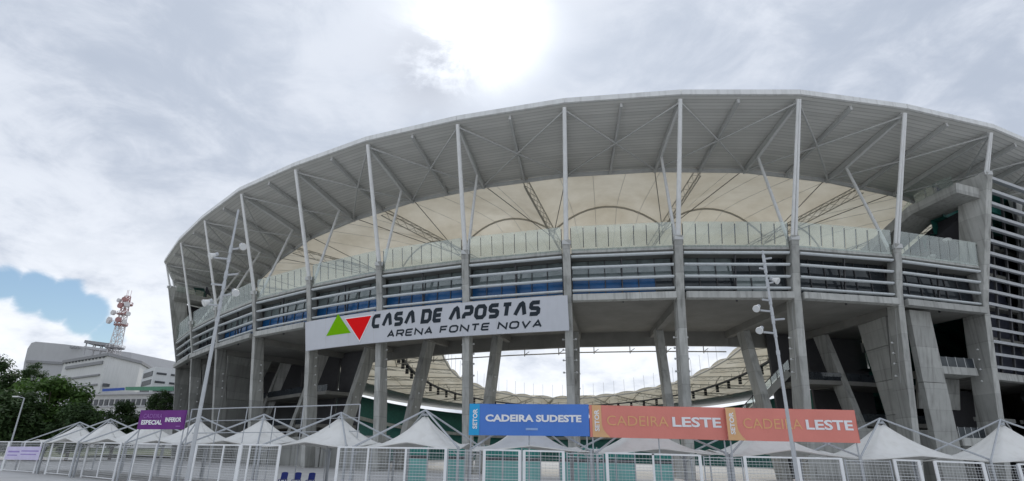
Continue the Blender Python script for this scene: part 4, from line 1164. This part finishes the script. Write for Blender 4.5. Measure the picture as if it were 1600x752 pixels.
# ------------------------------------------------------------------ telecom tower
b0 = at(178, 551, 268); t0 = at(193, 463, 268); x = b0.x; Y = 268; zb = b0.z-1; zt = t0.z
tw = thing('telecom_tower', 'red and white lattice telecom tower with round dishes on the roof', 'tower', (x, Y, zb))
rd = mat('tower_red', (.40, .21, .20), .7); wt = mat('tower_white', (.66, .64, .64), .6)
def wd(z): f = (z-zb)/(zt-zb); return 3.3*(1-f)+1.5*f
nseg = 9
for a in range(nseg):
    z0, z1 = zb+(zt-zb)*a/nseg, zb+(zt-zb)*(a+1)/nseg; w0, w1 = wd(z0)/2*1.15, wd(z1)/2*1.15
    mb = MB(); q0 = [(x+sx*w0, Y+sy*w0, z0) for sx, sy in ((-1,-1),(1,-1),(1,1),(-1,1))]; q1_ = [(x+sx*w1, Y+sy*w1, z1) for sx, sy in ((-1,-1),(1,-1),(1,1),(-1,1))]
    for j in range(4):
        mb.tube(q0[j], q1_[j], .2, n=6); mb.bar(q0[j], q1_[(j+1) % 4], .16, .16); mb.bar(q0[(j+1) % 4], q1_[j], .16, .16); mb.bar(q1_[j], q1_[(j+1) % 4], .16, .16)
    mb.build('lattice_section', rd if a in (8, 6) else wt, tw)
for py, rr in ((545, 3.9), (509, 2.8), (492, 2.7), (477, 2.8)):
    z = at(186, py, Y).z
    pf = MB().tube((x, Y, z), (x, Y, z+.35), rr, n=16).build('platform', rd if py < 520 else bd, tw)
    rl = MB()
    for a in range(12):
        th = a*math.pi/6; p = (x+rr*math.cos(th), Y+rr*math.sin(th)); p2 = (x+rr*math.cos(th+math.pi/6), Y+rr*math.sin(th+math.pi/6))
        rl.tube((*p, z), (*p, z+1.3), .09, n=5).tube((*p, z+1.3), (*p2, z+1.3), .09, n=5)
    rl.build('railing', rd if py in (477, 509) else wt, pf)
for (px, py, rr, m_, dirx) in ((171, 501, 2.0, wt, -.6), (178, 489, 1.5, wt, -.4), (202, 491, 1.2, wt, .7), (186, 500, 1.5, rd, 0), (196, 504, 1.2, wt, .5), (190, 478, 1.6, rd, -.2), (200, 476, 1.5, wt, .6), (196, 468, 1.3, rd, .3), (188, 470, 1.2, wt, -.3)):
    rr *= .8; c = at(186+(px-186)*.9, py, Y-2.2); dv2 = Vector((dirx, -1, 0)).normalized()
    MB().tube(c, c+dv2*1.1, rr, rr*1.0, 16).tube(c-dv2*.7, c, rr*.35, rr*.95, 14).build('dish', m_, tw)
    MB().bar(c-dv2*.6, Vector((x, Y, c.z)), .2, .2).build('dish_arm', wt, tw)
for dx, dy in ((-.8, 0), (.9, .4), (.2, -.6)): MB().tube((x+dx, Y+dy, zt), (x+dx, Y+dy, zt+3), .08, n=5).build('antenna', rd, tw)
ph = thing('roof_shelter', 'small flat roofed shelter beside the foot of the telecom tower', 'shelter', tuple(at(155, 548, 268)))
a, b_ = at(141, 536, 270), at(178, 541, 270)
MB().bar(a, b_, 8, 1.3).build('roof', bd, ph)
for s in (.05, .35, .65, .95):
    p = a.lerp(b_, s)
    for dy in (-3, 3): MB().tube((p.x, p.y+dy, a.z-6), (p.x, p.y+dy, a.z-.5), .25, n=6).build('post', bw, ph)
MB().bar(a-Vector((0,0,2.6)), b_-Vector((0,0,2.4)), 7, 1.0).build('floor', bw, ph)
